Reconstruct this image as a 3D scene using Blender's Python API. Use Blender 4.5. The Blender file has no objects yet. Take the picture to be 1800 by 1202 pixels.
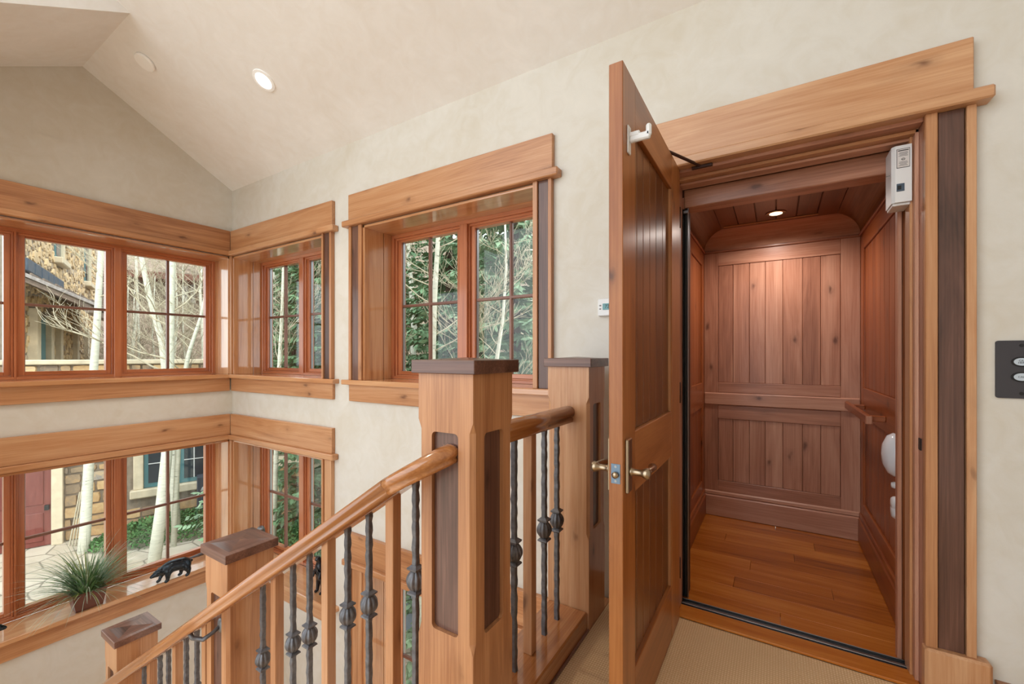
import bpy, bmesh, math, random
from mathutils import Vector, Matrix, noise
SC = bpy.context.scene
COL = SC.collection
random.seed(7)
PI = math.pi

# ------------------------------------------------------------------ camera, world, exposure
FPX, YAW, HORIZON = 748.0, math.radians(31.77), 624.7
CAM = Vector((0.0, -2.2, 1.28))
cd = bpy.data.cameras.new('camera')
cam = bpy.data.objects.new('camera', cd); COL.objects.link(cam)
cam.location = CAM
cam.rotation_euler = (PI/2, 0, YAW)
cd.sensor_width = 36; cd.lens = 36*FPX/1800
cd.shift_y = (HORIZON-601)/1800
cd.clip_start = 0.02; cd.clip_end = 400
SC.camera = cam
w = bpy.data.worlds.new('overcast_sky'); SC.world = w; w.use_nodes = True
bg = w.node_tree.nodes['Background']
bg.inputs[0].default_value = (0.90, 0.96, 1.0, 1); bg.inputs[1].default_value = 2.2
sl = bpy.data.lights.new('hazy_sun', 'SUN'); sl.energy = 1.0; sl.angle = math.radians(8); sl.color = (1, .95, .87)
so = bpy.data.objects.new('hazy_sun', sl); COL.objects.link(so); so.rotation_euler = (0, math.radians(52), 0)   # high over the roof, from the far right
SC.view_settings.view_transform = 'Standard'; SC.view_settings.look = 'None'
SC.view_settings.gamma = 1; SC.view_settings.use_curve_mapping = False
SC.view_settings.exposure = 0.5

def ray(px, py):
    u = (px-900)/FPX; v = -(py-HORIZON)/FPX; c, s = math.cos(YAW), math.sin(YAW)
    return Vector((u*c-s, u*s+c, v))
def at_depth(px, py, t): return CAM + ray(px, py)*t

# ------------------------------------------------------------------ materials
def srgb(r, g, b):
    f = lambda c: (c/255/12.92 if c/255 <= .04045 else ((c/255+.055)/1.055)**2.4)
    return (f(r), f(g), f(b), 1)
MATS = {}
def newmat(name):
    m = bpy.data.materials.new(name); m.use_nodes = True
    nt = m.node_tree; b = nt.nodes['Principled BSDF']
    return m, nt, b
def N(nt, typ, **kw):
    n = nt.nodes.new(typ)
    for k, v in kw.items(): setattr(n, k, v)
    return n
def ramp(nt, fac, stops):
    r = N(nt, 'ShaderNodeValToRGB'); cr = r.color_ramp
    while len(cr.elements) < len(stops): cr.elements.new(.5)
    for e, (p, c) in zip(cr.elements, stops): e.position = p; e.color = c
    nt.links.new(fac, r.inputs[0]); return r.outputs[0]
def coords(nt, scale, rnd=True, slope=False):
    tc = N(nt, 'ShaderNodeTexCoord'); mp = N(nt, 'ShaderNodeMapping')
    mp.inputs['Scale'].default_value = scale
    if slope:
        m0 = N(nt, 'ShaderNodeMapping'); m0.inputs['Rotation'].default_value = (0, math.atan(.655), 0)
        nt.links.new(tc.outputs['Object'], m0.inputs[0]); src = m0.outputs[0]
    else: src = tc.outputs['Object']
    if rnd:
        oi = N(nt, 'ShaderNodeObjectInfo'); mu = N(nt, 'ShaderNodeVectorMath', operation='SCALE')
        mu.inputs[0].default_value = (37, 91, 53); nt.links.new(oi.outputs['Random'], mu.inputs['Scale'])
        ad = N(nt, 'ShaderNodeVectorMath', operation='ADD')
        nt.links.new(src, ad.inputs[0]); nt.links.new(mu.outputs[0], ad.inputs[1])
        nt.links.new(ad.outputs[0], mp.inputs[0])
    else: nt.links.new(tc.outputs['Object'], mp.inputs[0])
    return mp.outputs[0]
def noise_tex(nt, vec, scale, detail=3, rough=.55, dist=0):
    n = N(nt, 'ShaderNodeTexNoise'); n.inputs['Scale'].default_value = scale
    n.inputs['Detail'].default_value = detail; n.inputs['Roughness'].default_value = rough
    n.inputs['Distortion'].default_value = dist
    nt.links.new(vec, n.inputs['Vector']); return n.outputs[0]
def mixrgb(nt, fac, a, b, typ='MIX'):
    m = N(nt, 'ShaderNodeMix', data_type='RGBA', blend_type=typ)
    for s, v in ((m.inputs[0], fac), (m.inputs[6], a), (m.inputs[7], b)):
        if hasattr(v, 'links'): nt.links.new(v, s)
        else: s.default_value = v
    return m.outputs[2]
def math_n(nt, op, a, b=None, c=None):
    m = N(nt, 'ShaderNodeMath', operation=op)
    for i, v in enumerate((a, b, c)):
        if v is None: continue
        if hasattr(v, 'links'): nt.links.new(v, m.inputs[i])
        else: m.inputs[i].default_value = v
    return m.outputs[0]
def bump(nt, b, h, strength, dist=.002):
    bp = N(nt, 'ShaderNodeBump'); bp.inputs['Strength'].default_value = strength
    bp.inputs['Distance'].default_value = dist
    nt.links.new(h, bp.inputs['Height']); nt.links.new(bp.outputs[0], b.inputs['Normal'])

WOODS = {  # dark, mid, light, roughness, knots
    'honey': (srgb(140, 86, 52), srgb(186, 132, 90), srgb(208, 162, 122), .34, 1),
    'gloss': (srgb(146, 88, 50), srgb(190, 132, 86), srgb(212, 164, 120), .3, 0),
    'fir':   (srgb(140, 74, 40), srgb(180, 106, 66), srgb(198, 128, 88), .28, 0),
    'walnut': (srgb(48, 28, 20), srgb(94, 62, 50), srgb(134, 96, 80), .42, 1),
    'rail':  (srgb(136, 78, 36), srgb(180, 118, 68), srgb(208, 154, 106), .22, 0),
    'cab':   (srgb(122, 74, 54), srgb(178, 124, 98), srgb(206, 158, 132), .36, 1),  # cab wood made paler than the sides: front light put into its colour
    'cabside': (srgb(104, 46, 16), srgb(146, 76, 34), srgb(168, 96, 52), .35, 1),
    'cabfloor': (srgb(118, 56, 10), srgb(176, 98, 28), srgb(206, 130, 52), .25, 0),
    'doorplank': (srgb(72, 38, 14), srgb(108, 60, 24), srgb(132, 80, 38), .35, 0),
    'door':  (srgb(104, 54, 18), srgb(146, 84, 36), srgb(174, 112, 62), .34, 1),
    'muntin': (srgb(84, 52, 42), srgb(122, 84, 70), srgb(140, 104, 90), .35, 0),  # darker than the fir frames: backlit shade put into the colour
    'reddoor': (srgb(80, 34, 30), srgb(112, 54, 48), srgb(130, 70, 62), .4, 0),
}
def wood(kind, axis):
    key = (kind, axis)
    if key in MATS: return MATS[key]
    d, mcol, l, rough, knots = WOODS[kind]; coat = {'gloss': 1.0, 'honey': .2, 'fir': .5, 'rail': .8, 'walnut': .35, 'cabfloor': .4}.get(kind, .12)
    slope = axis == 3; axis = 0 if slope else axis
    m, nt, b = newmat('wood_%s_%s' % (kind, 's' if slope else 'xyz'[axis]))
    s1 = [9, 9, 9]; s1[axis] = .8
    s2 = [150, 150, 150]; s2[axis] = 3
    s3 = [6.5, 6.5, 6.5]; s3[axis] = 3.0
    v1, v2, v3 = (coords(nt, q, True, slope) for q in (s1, s2, s3))
    n1 = noise_tex(nt, v1, 1.0, 5, .6, 1.4)
    n2 = noise_tex(nt, v2, 1.0, 2, .5, .2)
    oi = N(nt, 'ShaderNodeObjectInfo')
    f = math_n(nt, 'MULTIPLY_ADD', n2, .42, math_n(nt, 'MULTIPLY_ADD', n1, .85, -.14))
    f = math_n(nt, 'ADD', f, math_n(nt, 'MULTIPLY_ADD', oi.outputs['Random'], .26, -.13))
    col = ramp(nt, f, [(.12, d), (.46, mcol), (.78, l)])
    if knots:
        vo = N(nt, 'ShaderNodeTexVoronoi'); vo.inputs['Scale'].default_value = 1.0
        wob = noise_tex(nt, v3, 4, 2)
        vv = N(nt, 'ShaderNodeVectorMath', operation='MULTIPLY_ADD')
        nt.links.new(wob, vv.inputs[0]); vv.inputs[1].default_value = (.22, .22, .22); nt.links.new(v3, vv.inputs[2])
        nt.links.new(vv.outputs[0], vo.inputs['Vector'])
        k = ramp(nt, vo.outputs['Distance'], [(.04, (1, 1, 1, 1)), (.075, (.6, .6, .6, 1)), (.12, (.2, .2, .2, 1)), (.26, (0, 0, 0, 1))])
        kk = math_n(nt, 'MULTIPLY', k, .8)
        col = mixrgb(nt, kk, col, (d[0]*.45, d[1]*.4, d[2]*.4, 1))
    nt.links.new(col, b.inputs['Base Color'])
    b.inputs['Roughness'].default_value = rough
    b.inputs['Specular IOR Level'].default_value = .4
    b.inputs['Coat Weight'].default_value = coat; b.inputs['Coat Roughness'].default_value = .07 if kind == 'gloss' else .22 if kind in ('honey', 'door', 'doorplank') else .12; b.inputs['Coat IOR'].default_value = 1.6
    bump(nt, b, n2, .08, .001)
    MATS[key] = m; return m
def simple(name, col, rough=.5, metal=0, nscale=0, namt=.15, bmp=0, spec=.5):
    if name in MATS: return MATS[name]
    m, nt, b = newmat(name)
    if nscale:
        v = coords(nt, (1, 1, 1)); n = noise_tex(nt, v, nscale, 4)
        lo = tuple(c*(1-namt) for c in col[:3])+(1,); hi = tuple(min(1, c*(1+namt)) for c in col[:3])+(1,)
        nt.links.new(ramp(nt, n, [(.3, lo), (.7, hi)]), b.inputs['Base Color'])
        if bmp: bump(nt, b, n, bmp, .004)
    else: b.inputs['Base Color'].default_value = col
    b.inputs['Roughness'].default_value = rough; b.inputs['Metallic'].default_value = metal
    b.inputs['Specular IOR Level'].default_value = spec
    MATS[name] = m; return m
def plaster(name, base, warm, sc=1.0):
    m, nt, b = newmat(name)
    v = coords(nt, (1, 1, 1), False)
    n1 = noise_tex(nt, v, 1.3*sc, 5, .6, .8); n2 = noise_tex(nt, v, 7*sc, 4, .6, 1.5); n3 = noise_tex(nt, v, 60, 3)
    f = math_n(nt, 'MULTIPLY_ADD', n2, .4, math_n(nt, 'MULTIPLY', n1, .7))
    nt.links.new(ramp(nt, f, [(.34, warm), (.62, base), (.8, tuple(min(1, c*1.06) for c in base[:3])+(1,))]), b.inputs['Base Color'])
    b.inputs['Roughness'].default_value = .75
    bump(nt, b, math_n(nt, 'MULTIPLY_ADD', n3, .35, n2), .16, .006)
    return m
M_WALL = plaster('plaster_wall', srgb(213, 208, 199), srgb(203, 194, 178))
M_CEIL = plaster('plaster_ceiling', srgb(238, 236, 234), srgb(230, 225, 219))
M_IRON = simple('wrought_iron', srgb(104, 104, 108), .45, .45, 45, .3, .3)
M_BLACK = simple('black_gap', srgb(14, 14, 16), .5)
M_WHITE = simple('white_plastic', srgb(226, 226, 226), .4)
M_CHROME = simple('brushed_nickel', srgb(168, 150, 126), .28, 1)
M_STEEL = simple('steel', srgb(150, 152, 156), .3, 1)
M_PLATE = simple('dark_bronze_plate', srgb(66, 64, 68), .45, .3)
M_BRONZE = simple('dark_bronze', srgb(44, 52, 60), .22, .6, 20, .3)
M_CLOSER = simple('brown_metal', srgb(62, 36, 26), .45, .3)
def glass():
    m, nt, b = newmat('window_glass'); nt.nodes.remove(b)
    out = nt.nodes['Material Output']
    t = N(nt, 'ShaderNodeBsdfTransparent'); t.inputs[0].default_value = (.96, .98, .97, 1)
    g = N(nt, 'ShaderNodeBsdfGlossy'); g.inputs['Roughness'].default_value = .02
    lw = N(nt, 'ShaderNodeLayerWeight'); lw.inputs['Blend'].default_value = .5
    fr = math_n(nt, 'MULTIPLY_ADD', math_n(nt, 'POWER', lw.outputs['Facing'], 5), .9, .03)
    mx = N(nt, 'ShaderNodeMixShader')
    nt.links.new(fr, mx.inputs[0]); nt.links.new(t.outputs[0], mx.inputs[1]); nt.links.new(g.outputs[0], mx.inputs[2])
    nt.links.new(mx.outputs[0], out.inputs[0]); return m
M_GLASS = glass()
def emit(name, col, s):
    m, nt, b = newmat(name); b.inputs['Base Color'].default_value = (.9, .9, .9, 1)
    b.inputs['Emission Color'].default_value = col; b.inputs['Emission Strength'].default_value = s; return m
def carpet():
    m, nt, b = newmat('loop_carpet')
    v = coords(nt, (1, 1, 1), False)
    tc = N(nt, 'ShaderNodeTexCoord')
    w1 = N(nt, 'ShaderNodeTexWave', wave_type='BANDS', bands_direction='X'); w1.inputs['Scale'].default_value = 32
    w2 = N(nt, 'ShaderNodeTexWave', wave_type='BANDS', bands_direction='Y'); w2.inputs['Scale'].default_value = 26
    for wv in (w1, w2):
        wv.inputs['Distortion'].default_value = 1.5; wv.inputs['Detail Scale'].default_value = 30
        nt.links.new(tc.outputs['Object'], wv.inputs[0])
    h = math_n(nt, 'MULTIPLY', w1.outputs['Fac'], w2.outputs['Fac'])
    n = noise_tex(nt, v, 3, 4)
    c = mixrgb(nt, h, srgb(214, 176, 132), srgb(250, 222, 182))
    c = mixrgb(nt, math_n(nt, 'MULTIPLY', n, .25), c, srgb(184, 142, 100))
    nt.links.new(c, b.inputs['Base Color']); b.inputs['Roughness'].default_value = .95
    b.inputs['Specular IOR Level'].default_value = .1
    bump(nt, b, h, .6, .004); return m
M_CARPET = carpet()
def stone_mat(name, cols):
    m, nt, b = newmat(name)
    v = coords(nt, (1, 1, 1)); oi = N(nt, 'ShaderNodeObjectInfo')
    n = noise_tex(nt, v, 6, 5, .65, .6)
    ge = N(nt, 'ShaderNodeNewGeometry')
    f = math_n(nt, 'MULTIPLY_ADD', math_n(nt, 'FRACT', math_n(nt, 'ADD', ge.outputs['Random Per Island'], oi.outputs['Random'])), .7, math_n(nt, 'MULTIPLY_ADD', n, .7, -.2))
    k = len(cols)
    nt.links.new(ramp(nt, f, [(.1+.8*i/(k-1), c) for i, c in enumerate(cols)]), b.inputs['Base Color'])
    b.inputs['Roughness'].default_value = .9; bump(nt, b, n, .4, .02); return m
M_STONE = stone_mat('rubble_stone', [srgb(120, 108, 98), srgb(160, 138, 112), srgb(196, 160, 116), srgb(214, 184, 140), srgb(150, 146, 142)])
M_SILLSTONE = simple('dressed_stone', srgb(208, 194, 168), .85, 0, 5, .12, .3)
M_MORTAR = simple('mortar', srgb(134, 122, 108), .95, 0, 8, .2, .3)
M_TEAL = simple('teal_paint', srgb(78, 124, 130), .5)
M_DARKGLASS = simple('dark_pane', srgb(44, 56, 64), .08, 0)
M_ROOF = simple('weathered_shake', srgb(150, 142, 138), .85, 0, 14, .3, .4)
M_DARKWOODX = simple('weathered_timber', srgb(124, 108, 96), .85, 0, 10, .3, .3)
M_BLUEGREY = simple('blue_grey_metal', srgb(74, 88, 104), .5, .2, 8, .2)
def aspen_bark():
    m, nt, b = newmat('aspen_bark')
    v = coords(nt, (6, 6, 26)); n = noise_tex(nt, v, 1, 3, .6)
    v2 = coords(nt, (2, 2, 2)); n2 = noise_tex(nt, v2, 2, 3)
    c = ramp(nt, n, [(.27, srgb(60, 62, 58)), (.34, srgb(206, 206, 192)), (.7, srgb(232, 230, 216))])
    c = mixrgb(nt, math_n(nt, 'MULTIPLY', n2, .3), c, srgb(170, 170, 140))
    nt.links.new(c, b.inputs['Base Color']); b.inputs['Roughness'].default_value = .8; return m
M_ASPEN = aspen_bark()
M_TWIG = simple('pale_twigs', srgb(196, 186, 162), .85, 0, 12, .2)
M_TWIG2 = simple('grey_twigs', srgb(150, 138, 118), .85, 0, 12, .2)
M_NEEDLE = simple('spruce_needles', srgb(104, 138, 100), .75, 0, 2.5, .4)
M_NEEDLE2 = simple('blue_spruce_needles', srgb(132, 158, 126), .75, 0, 2.5, .35)
M_BARK = simple('spruce_bark', srgb(86, 70, 58), .9, 0, 20, .3)
M_SHRUB = simple('juniper_green', srgb(86, 126, 74), .8, 0, 5, .4)
def ground_mat():
    m, nt, b = newmat('flagstone_ground')
    v = coords(nt, (1, 1, 1), False)
    vo = N(nt, 'ShaderNodeTexVoronoi', feature='DISTANCE_TO_EDGE'); vo.inputs['Scale'].default_value = 1.6
    vc = N(nt, 'ShaderNodeTexVoronoi'); vc.inputs['Scale'].default_value = 1.6
    nt.links.new(v, vo.inputs[0]); nt.links.new(v, vc.inputs[0])
    n = noise_tex(nt, v, 3, 5)
    c = mixrgb(nt, n, srgb(180, 164, 142), srgb(214, 204, 188))
    bw = N(nt, 'ShaderNodeRGBToBW'); nt.links.new(vc.outputs['Color'], bw.inputs[0])
    c = mixrgb(nt, .3, c, bw.outputs[0], 'SOFT_LIGHT')
    e = ramp(nt, vo.outputs[0], [(.01, (1, 1, 1, 1)), (.04, (0, 0, 0, 1))])
    c = mixrgb(nt, e, c, srgb(136, 126, 112))
    nt.links.new(c, b.inputs['Base Color']); b.inputs['Roughness'].default_value = .9; return m
M_GROUND = ground_mat()
def hill_mat():
    m, nt, b = newmat('hillside')
    v = coords(nt, (1, 1, 1), False); n = noise_tex(nt, v, .35, 6, .7); n2 = noise_tex(nt, v, 3, 5, .7)
    f = math_n(nt, 'MULTIPLY_ADD', n2, .5, math_n(nt, 'MULTIPLY', n, .6))
    nt.links.new(ramp(nt, f, [(.35, srgb(70, 62, 54)), (.5, srgb(122, 106, 90)), (.62, srgb(168, 148, 130)), (.72, srgb(92, 92, 70))]), b.inputs['Base Color'])
    b.inputs['Roughness'].default_value = .95; bump(nt, b, n2, .8, .3); return m
M_HILL = hill_mat()

# ------------------------------------------------------------------ helpers
ORG = {}
def org(p): return ORG.get(p.name, Vector((0, 0, 0))) if p else Vector((0, 0, 0))
def put(o, parent=None, kind=None, label=None, cat=None, group=None):
    COL.objects.link(o)
    if parent:
        o.parent = parent; ORG[o.name] = org(parent)
    for k, v in (('kind', kind), ('label', label), ('category', cat), ('group', group)):
        if v: o[k] = v
    return o
def thing(name, loc, label=None, cat=None, group=None, kind=None, rotz=0):
    o = bpy.data.objects.new(name, None); o.empty_display_size = .1
    o.location = loc; o.rotation_euler = (0, 0, rotz)
    put(o, None, kind, label, cat, group); ORG[o.name] = Vector(loc); return o
def finish(name, bm, mat, parent=None, smooth=False, kind=None, label=None, cat=None, group=None, local=False, loc=None):
    """bm in world coordinates; a parent's own location is taken off"""
    off = Vector((0, 0, 0)) if local else org(parent)
    if loc is not None: off = Vector(loc)
    if off.length: bmesh.ops.translate(bm, vec=-off, verts=bm.verts)
    bmesh.ops.recalc_face_normals(bm, faces=bm.faces)
    me = bpy.data.meshes.new(name); bm.to_mesh(me); bm.free()
    if mat is not None:
        for m in (mat if isinstance(mat, (list, tuple)) else [mat]): me.materials.append(m)
    if smooth:
        for p in me.polygons: p.use_smooth = len(p.vertices) <= 4
    o = bpy.data.objects.new(name, me)
    put(o, parent, kind, label, cat, group)
    if loc is not None: o.location = loc; ORG[o.name] = Vector(loc)
    return o
def add_box(bm, a, b, bev=0.0):
    x0, x1 = sorted((a[0], b[0])); y0, y1 = sorted((a[1], b[1])); z0, z1 = sorted((a[2], b[2]))
    r = bmesh.ops.create_cube(bm, size=1); vs = r['verts']
    bmesh.ops.scale(bm, vec=(x1-x0, y1-y0, z1-z0), verts=vs)
    bmesh.ops.translate(bm, vec=((x0+x1)/2, (y0+y1)/2, (z0+z1)/2), verts=vs)
    if bev:
        es = list({e for v in vs for e in v.link_edges})
        bmesh.ops.bevel(bm, geom=es, offset=min(bev, .3*min(x1-x0, y1-y0, z1-z0)), segments=1, affect='EDGES', profile=.5)
def autow(kind, a, b):
    if not isinstance(kind, str): return kind
    d = [abs(b[i]-a[i]) for i in range(3)]
    return wood(kind, d.index(max(d)))
def box(name, a, b, mat, parent=None, bev=.002, **kw):
    bm = bmesh.new(); add_box(bm, a, b, bev)
    return finish(name, bm, autow(mat, a, b), parent, **kw)
def lathe(bm, prof, c, axis=2, n=20, lobes=0, amp=0):
    """prof: (radius, height) pairs along an axis through c"""
    rings = []
    for r, h in prof:
        ring = []
        for i in range(n):
            a = 2*PI*i/n; rr = r*(1+amp*abs(math.cos(lobes*a/2)) if lobes else 1)
            p = [0, 0, 0]; p[axis] = h; p[(axis+1) % 3] = rr*math.cos(a); p[(axis+2) % 3] = rr*math.sin(a)
            ring.append(bm.verts.new(Vector(c)+Vector(p)))
        rings.append(ring)
    for A, B in zip(rings, rings[1:]):
        for i in range(n): bm.faces.new((A[i], A[(i+1) % n], B[(i+1) % n], B[i]))
    bm.faces.new(rings[0]); bm.faces.new(rings[-1])
def tube(bm, pts, rads, n=8):
    pts = [Vector(p) for p in pts]; rings = []
    t0 = (pts[1]-pts[0]).normalized()
    nrm = t0.cross(Vector((.13, .21, .97)))
    if nrm.length < .1: nrm = t0.cross(Vector((1, 0, 0)))
    nrm.normalize()
    for i, p in enumerate(pts):
        t = (pts[min(i+1, len(pts)-1)]-pts[max(i-1, 0)]).normalized()
        nrm = (nrm-t*nrm.dot(t)).normalized(); bi = t.cross(nrm)
        r = rads[i] if isinstance(rads, (list, tuple)) else rads
        rings.append([bm.verts.new(p+(nrm*math.cos(2*PI*k/n)+bi*math.sin(2*PI*k/n))*r) for k in range(n)])
    for A, B in zip(rings, rings[1:]):
        for k in range(n): bm.faces.new((A[k], A[(k+1) % n], B[(k+1) % n], B[k]))
    bm.faces.new(rings[0]); bm.faces.new(rings[-1])
def sweep(bm, pts, prof, up=Vector((0, 0, 1))):
    """prof: (side, up) points; carried along pts"""
    pts = [Vector(p) for p in pts]; rings = []
    for i, p in enumerate(pts):
        t = (pts[min(i+1, len(pts)-1)]-pts[max(i-1, 0)]).normalized()
        s = t.cross(up).normalized(); u = s.cross(t)
        rings.append([bm.verts.new(p+s*a+u*b) for a, b in prof])
    n = len(prof)
    for A, B in zip(rings, rings[1:]):
        for k in range(n): bm.faces.new((A[k], A[(k+1) % n], B[(k+1) % n], B[k]))
    bm.faces.new(rings[0]); bm.faces.new(rings[-1])
def prism(bm, poly, axis, d0, d1):
    """poly points in the two other axes (in x,y,z order), pushed from d0 to d1 along axis"""
    ax = [i for i in range(3) if i != axis]; A = []; B = []
    for p in poly:
        for L, d in ((A, d0), (B, d1)):
            v = [0, 0, 0]; v[ax[0]], v[ax[1]] = p; v[axis] = d; L.append(bm.verts.new(v))
    n = len(poly); bm.faces.new(A); bm.faces.new(B[::-1])
    for i in range(n): bm.faces.new((A[i], B[i], B[(i+1) % n], A[(i+1) % n]))
def copy_obj(o, parent=None, delta=None):
    c = o.copy(); COL.objects.link(c); c.parent = parent
    if delta is not None: c.location = o.location+Vector(delta)
    for ch in [x for x in bpy.data.objects if x.parent == o]: copy_obj(ch, c)
    return c
def rounded(w, h, r, cx, cz, k=4):
    out = []
    for sx, sz, a0 in ((1, 1, 0), (-1, 1, 90), (-1, -1, 180), (1, -1, 270)):
        for i in range(k+1):
            a = math.radians(a0+90*i/k)
            out.append((cx+sx*(w/2-r)+r*math.cos(a), cz+sz*(h/2-r)+r*math.sin(a)))
    return out

# ------------------------------------------------------------------ the setting
XB = -4.74            # plane of the left wall
TH = .34              # wall thickness
EAVE, SLOPE, RIDGE = 2.965, .577, -1.109
LOW = -3.3
def wall_with_holes(name, amin, amax, zmin, zmax, holes, mp, mat):
    As = sorted({amin, amax, *[h[0] for h in holes], *[h[1] for h in holes]})
    Zs = sorted({zmin, zmax, *[h[2] for h in holes], *[h[3] for h in holes]})
    bm = bmesh.new(); cell = {}
    solid = lambda i, j: 0 <= i < len(As)-1 and 0 <= j < len(Zs)-1 and not any(h[0] <= (As[i]+As[i+1])/2 <= h[1] and h[2] <= (Zs[j]+Zs[j+1])/2 <= h[3] for h in holes)
    V = {}
    def vert(i, j, d):
        if (i, j, d) not in V: V[i, j, d] = bm.verts.new(mp(As[i], d, Zs[j]))
        return V[i, j, d]
    for i in range(len(As)-1):
        for j in range(len(Zs)-1):
            if not solid(i, j): continue
            for d in (0, TH): bm.faces.new([vert(i, j, d), vert(i+1, j, d), vert(i+1, j+1, d), vert(i, j+1, d)])
            for (di, dj, e) in ((-1, 0, ((i, j), (i, j+1))), (1, 0, ((i+1, j), (i+1, j+1))), (0, -1, ((i, j), (i+1, j))), (0, 1, ((i, j+1), (i+1, j+1)))):
                if not solid(i+di, j+dj):
                    (a, b), (c, d2) = e
                    bm.faces.new([vert(a, b, 0), vert(c, d2, 0), vert(c, d2, TH), vert(a, b, TH)])
    return bm
mapA = lambda a, d, z: Vector((a, d, z))
mapB = lambda a, d, z: Vector((XB-d, a, z))
OP1 = (-4.685, -3.20, 1.09, 2.28)
OP2 = (-4.685, -3.20, -.76, .425)
OP3 = (-2.70, -1.17, 1.09, 2.28)
OP4 = (-2.70, -1.17, -2.0, -.375)
OPD = (-.46, .53, -.02, 2.23)
grow = lambda h: (h[0]-.004, h[1]+.004, h[2]-.036, h[3]+.004)
bmA = wall_with_holes('wall_back', XB-TH, 4.0, LOW, EAVE+.02, [grow(OP1), grow(OP2), grow(OP3), grow(OP4), OPD], mapA, M_WALL)
finish('wall_back', bmA, M_WALL, kind='structure', label='pale plaster wall with windows and the elevator doorway')
OB1 = (-2.19, -.03, 1.09, 2.28)
OB2 = (-2.19, -.03, -.76, .425)
bmB = wall_with_holes('wall_left', -2.3, 0.0, LOW, EAVE, [grow(OB1), grow(OB2)], mapB, M_WALL)
prism(bmB, [(XB-TH, EAVE), (XB, EAVE), (XB, EAVE+.001), (XB-TH, EAVE+.001)], 1, -2.3, 0)
A_ = [Vector((XB, 0, EAVE)), Vector((XB, RIDGE, EAVE-SLOPE*RIDGE)), Vector((XB, -2.3, EAVE-SLOPE*RIDGE+SLOPE*(RIDGE+2.3)*-1))]
f0 = [bmB.verts.new(p) for p in A_+[Vector((XB, -2.3, EAVE))]]
f1 = [bmB.verts.new(Vector((XB-TH, p.co.y, p.co.z))) for p in f0]
bmB.faces.new(f0); bmB.faces.new(f1[::-1])
for i in range(4): bmB.faces.new((f0[i], f1[i], f1[(i+1) % 4], f0[(i+1) % 4]))
finish('wall_left', bmB, M_WALL, kind='structure', label='plaster gable wall of the window bay')
XE = -3.74
def slab(name, pts, th, mat, label):
    bm = bmesh.new(); A = [bm.verts.new(p) for p in pts]; B = [bm.verts.new(Vector(p)+Vector((0, 0, th))) for p in pts]
    bm.faces.new(A); bm.faces.new(B[::-1])
    for i in range(len(A)): bm.faces.new((A[i], A[(i+1) % len(A)], B[(i+1) % len(A)], B[i]))
    return finish(name, bm, mat, kind='structure', label=label)
cz = lambda y: EAVE-SLOPE*y
RZ = cz(RIDGE)
YT = -5.5  # ceiling carried back out of view to cut light on right-facing sides
slab('ceiling', [(XB-.3, .02, cz(.02)), (4, .02, cz(.02)), (4, YT, cz(YT)), (XE, YT, cz(YT)), (XE, RIDGE, RZ), (XB-.3, RIDGE, RZ)], .12, M_CEIL, 'sloping pale plaster ceiling above the windows')
slab('ceiling', [(XB-.3, RIDGE, RZ), (XE, RIDGE, RZ), (XE, -2.3, RZ+SLOPE*(RIDGE+2.3)*-1), (XB-.3, -2.3, RZ-SLOPE*(RIDGE+2.3)*1)], .12, M_CEIL, 'far slope of the window bay ceiling at upper left')
bm = bmesh.new()   # gable face above the bay
prism(bm, [(RIDGE, RZ+.0), (-2.9, cz(-2.9)), (-2.9, RZ-SLOPE*1.19), (-2.3, RZ-SLOPE*1.19)], 0, XE+.012, XE-.1)
finish('wall_gable', bm, M_CEIL, kind='structure', label='plaster face above the bay at upper left corner')
mapC = lambda a, d, z: Vector((a, -2.3-d*.35, z))
bmC = wall_with_holes('wall_bay', XB-TH, XE, LOW, RZ-SLOPE*1.19, [(-4.66, -3.86, 1.05, 2.28), (-4.66, -3.86, -.8, .425)], mapC, M_WALL)  # unseen openings, added to brighten the bay
finish('wall_bay', bmC, M_WALL, kind='structure', label='plaster side wall of the window bay with openings added to let daylight in')
box('shade_wall_right', (1.25, 0, 0), (1.4, -6.5, EAVE+2.4), M_WALL, kind='structure', bev=0)  # unseen hall wall, added to keep light off right-facing sides
box('shade_wall_rear', (.0, -5.2, 0), (1.4, -5.35, EAVE+3.0), M_WALL, kind='structure', bev=0)  # unseen wall closing the hall behind, added to darken the right side
box('floor', (-.735, 0, -.28), (1.25, -6.5, 0), M_CARPET, kind='structure', bev=0, label='beige loop carpet of the upper landing')
box('floor_lower', (XB, 0, LOW-.12), (-.4, -4.2, LOW), M_CARPET, kind='structure', bev=0)
box('trim_landing', (-.955, -.02, -.30), (-.735, -1.02, -.0), 'honey', kind='structure', bev=.004, label='wooden fascia under the landing guard rail')
box('baseboard_right', (.665, -.022, 0), (1.25, 0, .10), 'door', kind='structure')
b2 = box('baseboard_cap', (.665, -.03, .10), (1.25, 0, .125), 'honey', bpy.data.objects['baseboard_right'])
bl = box('baseboard_left', (-.735, -.02, 0), (-.56, 0, .12), 'door', kind='structure')

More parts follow.
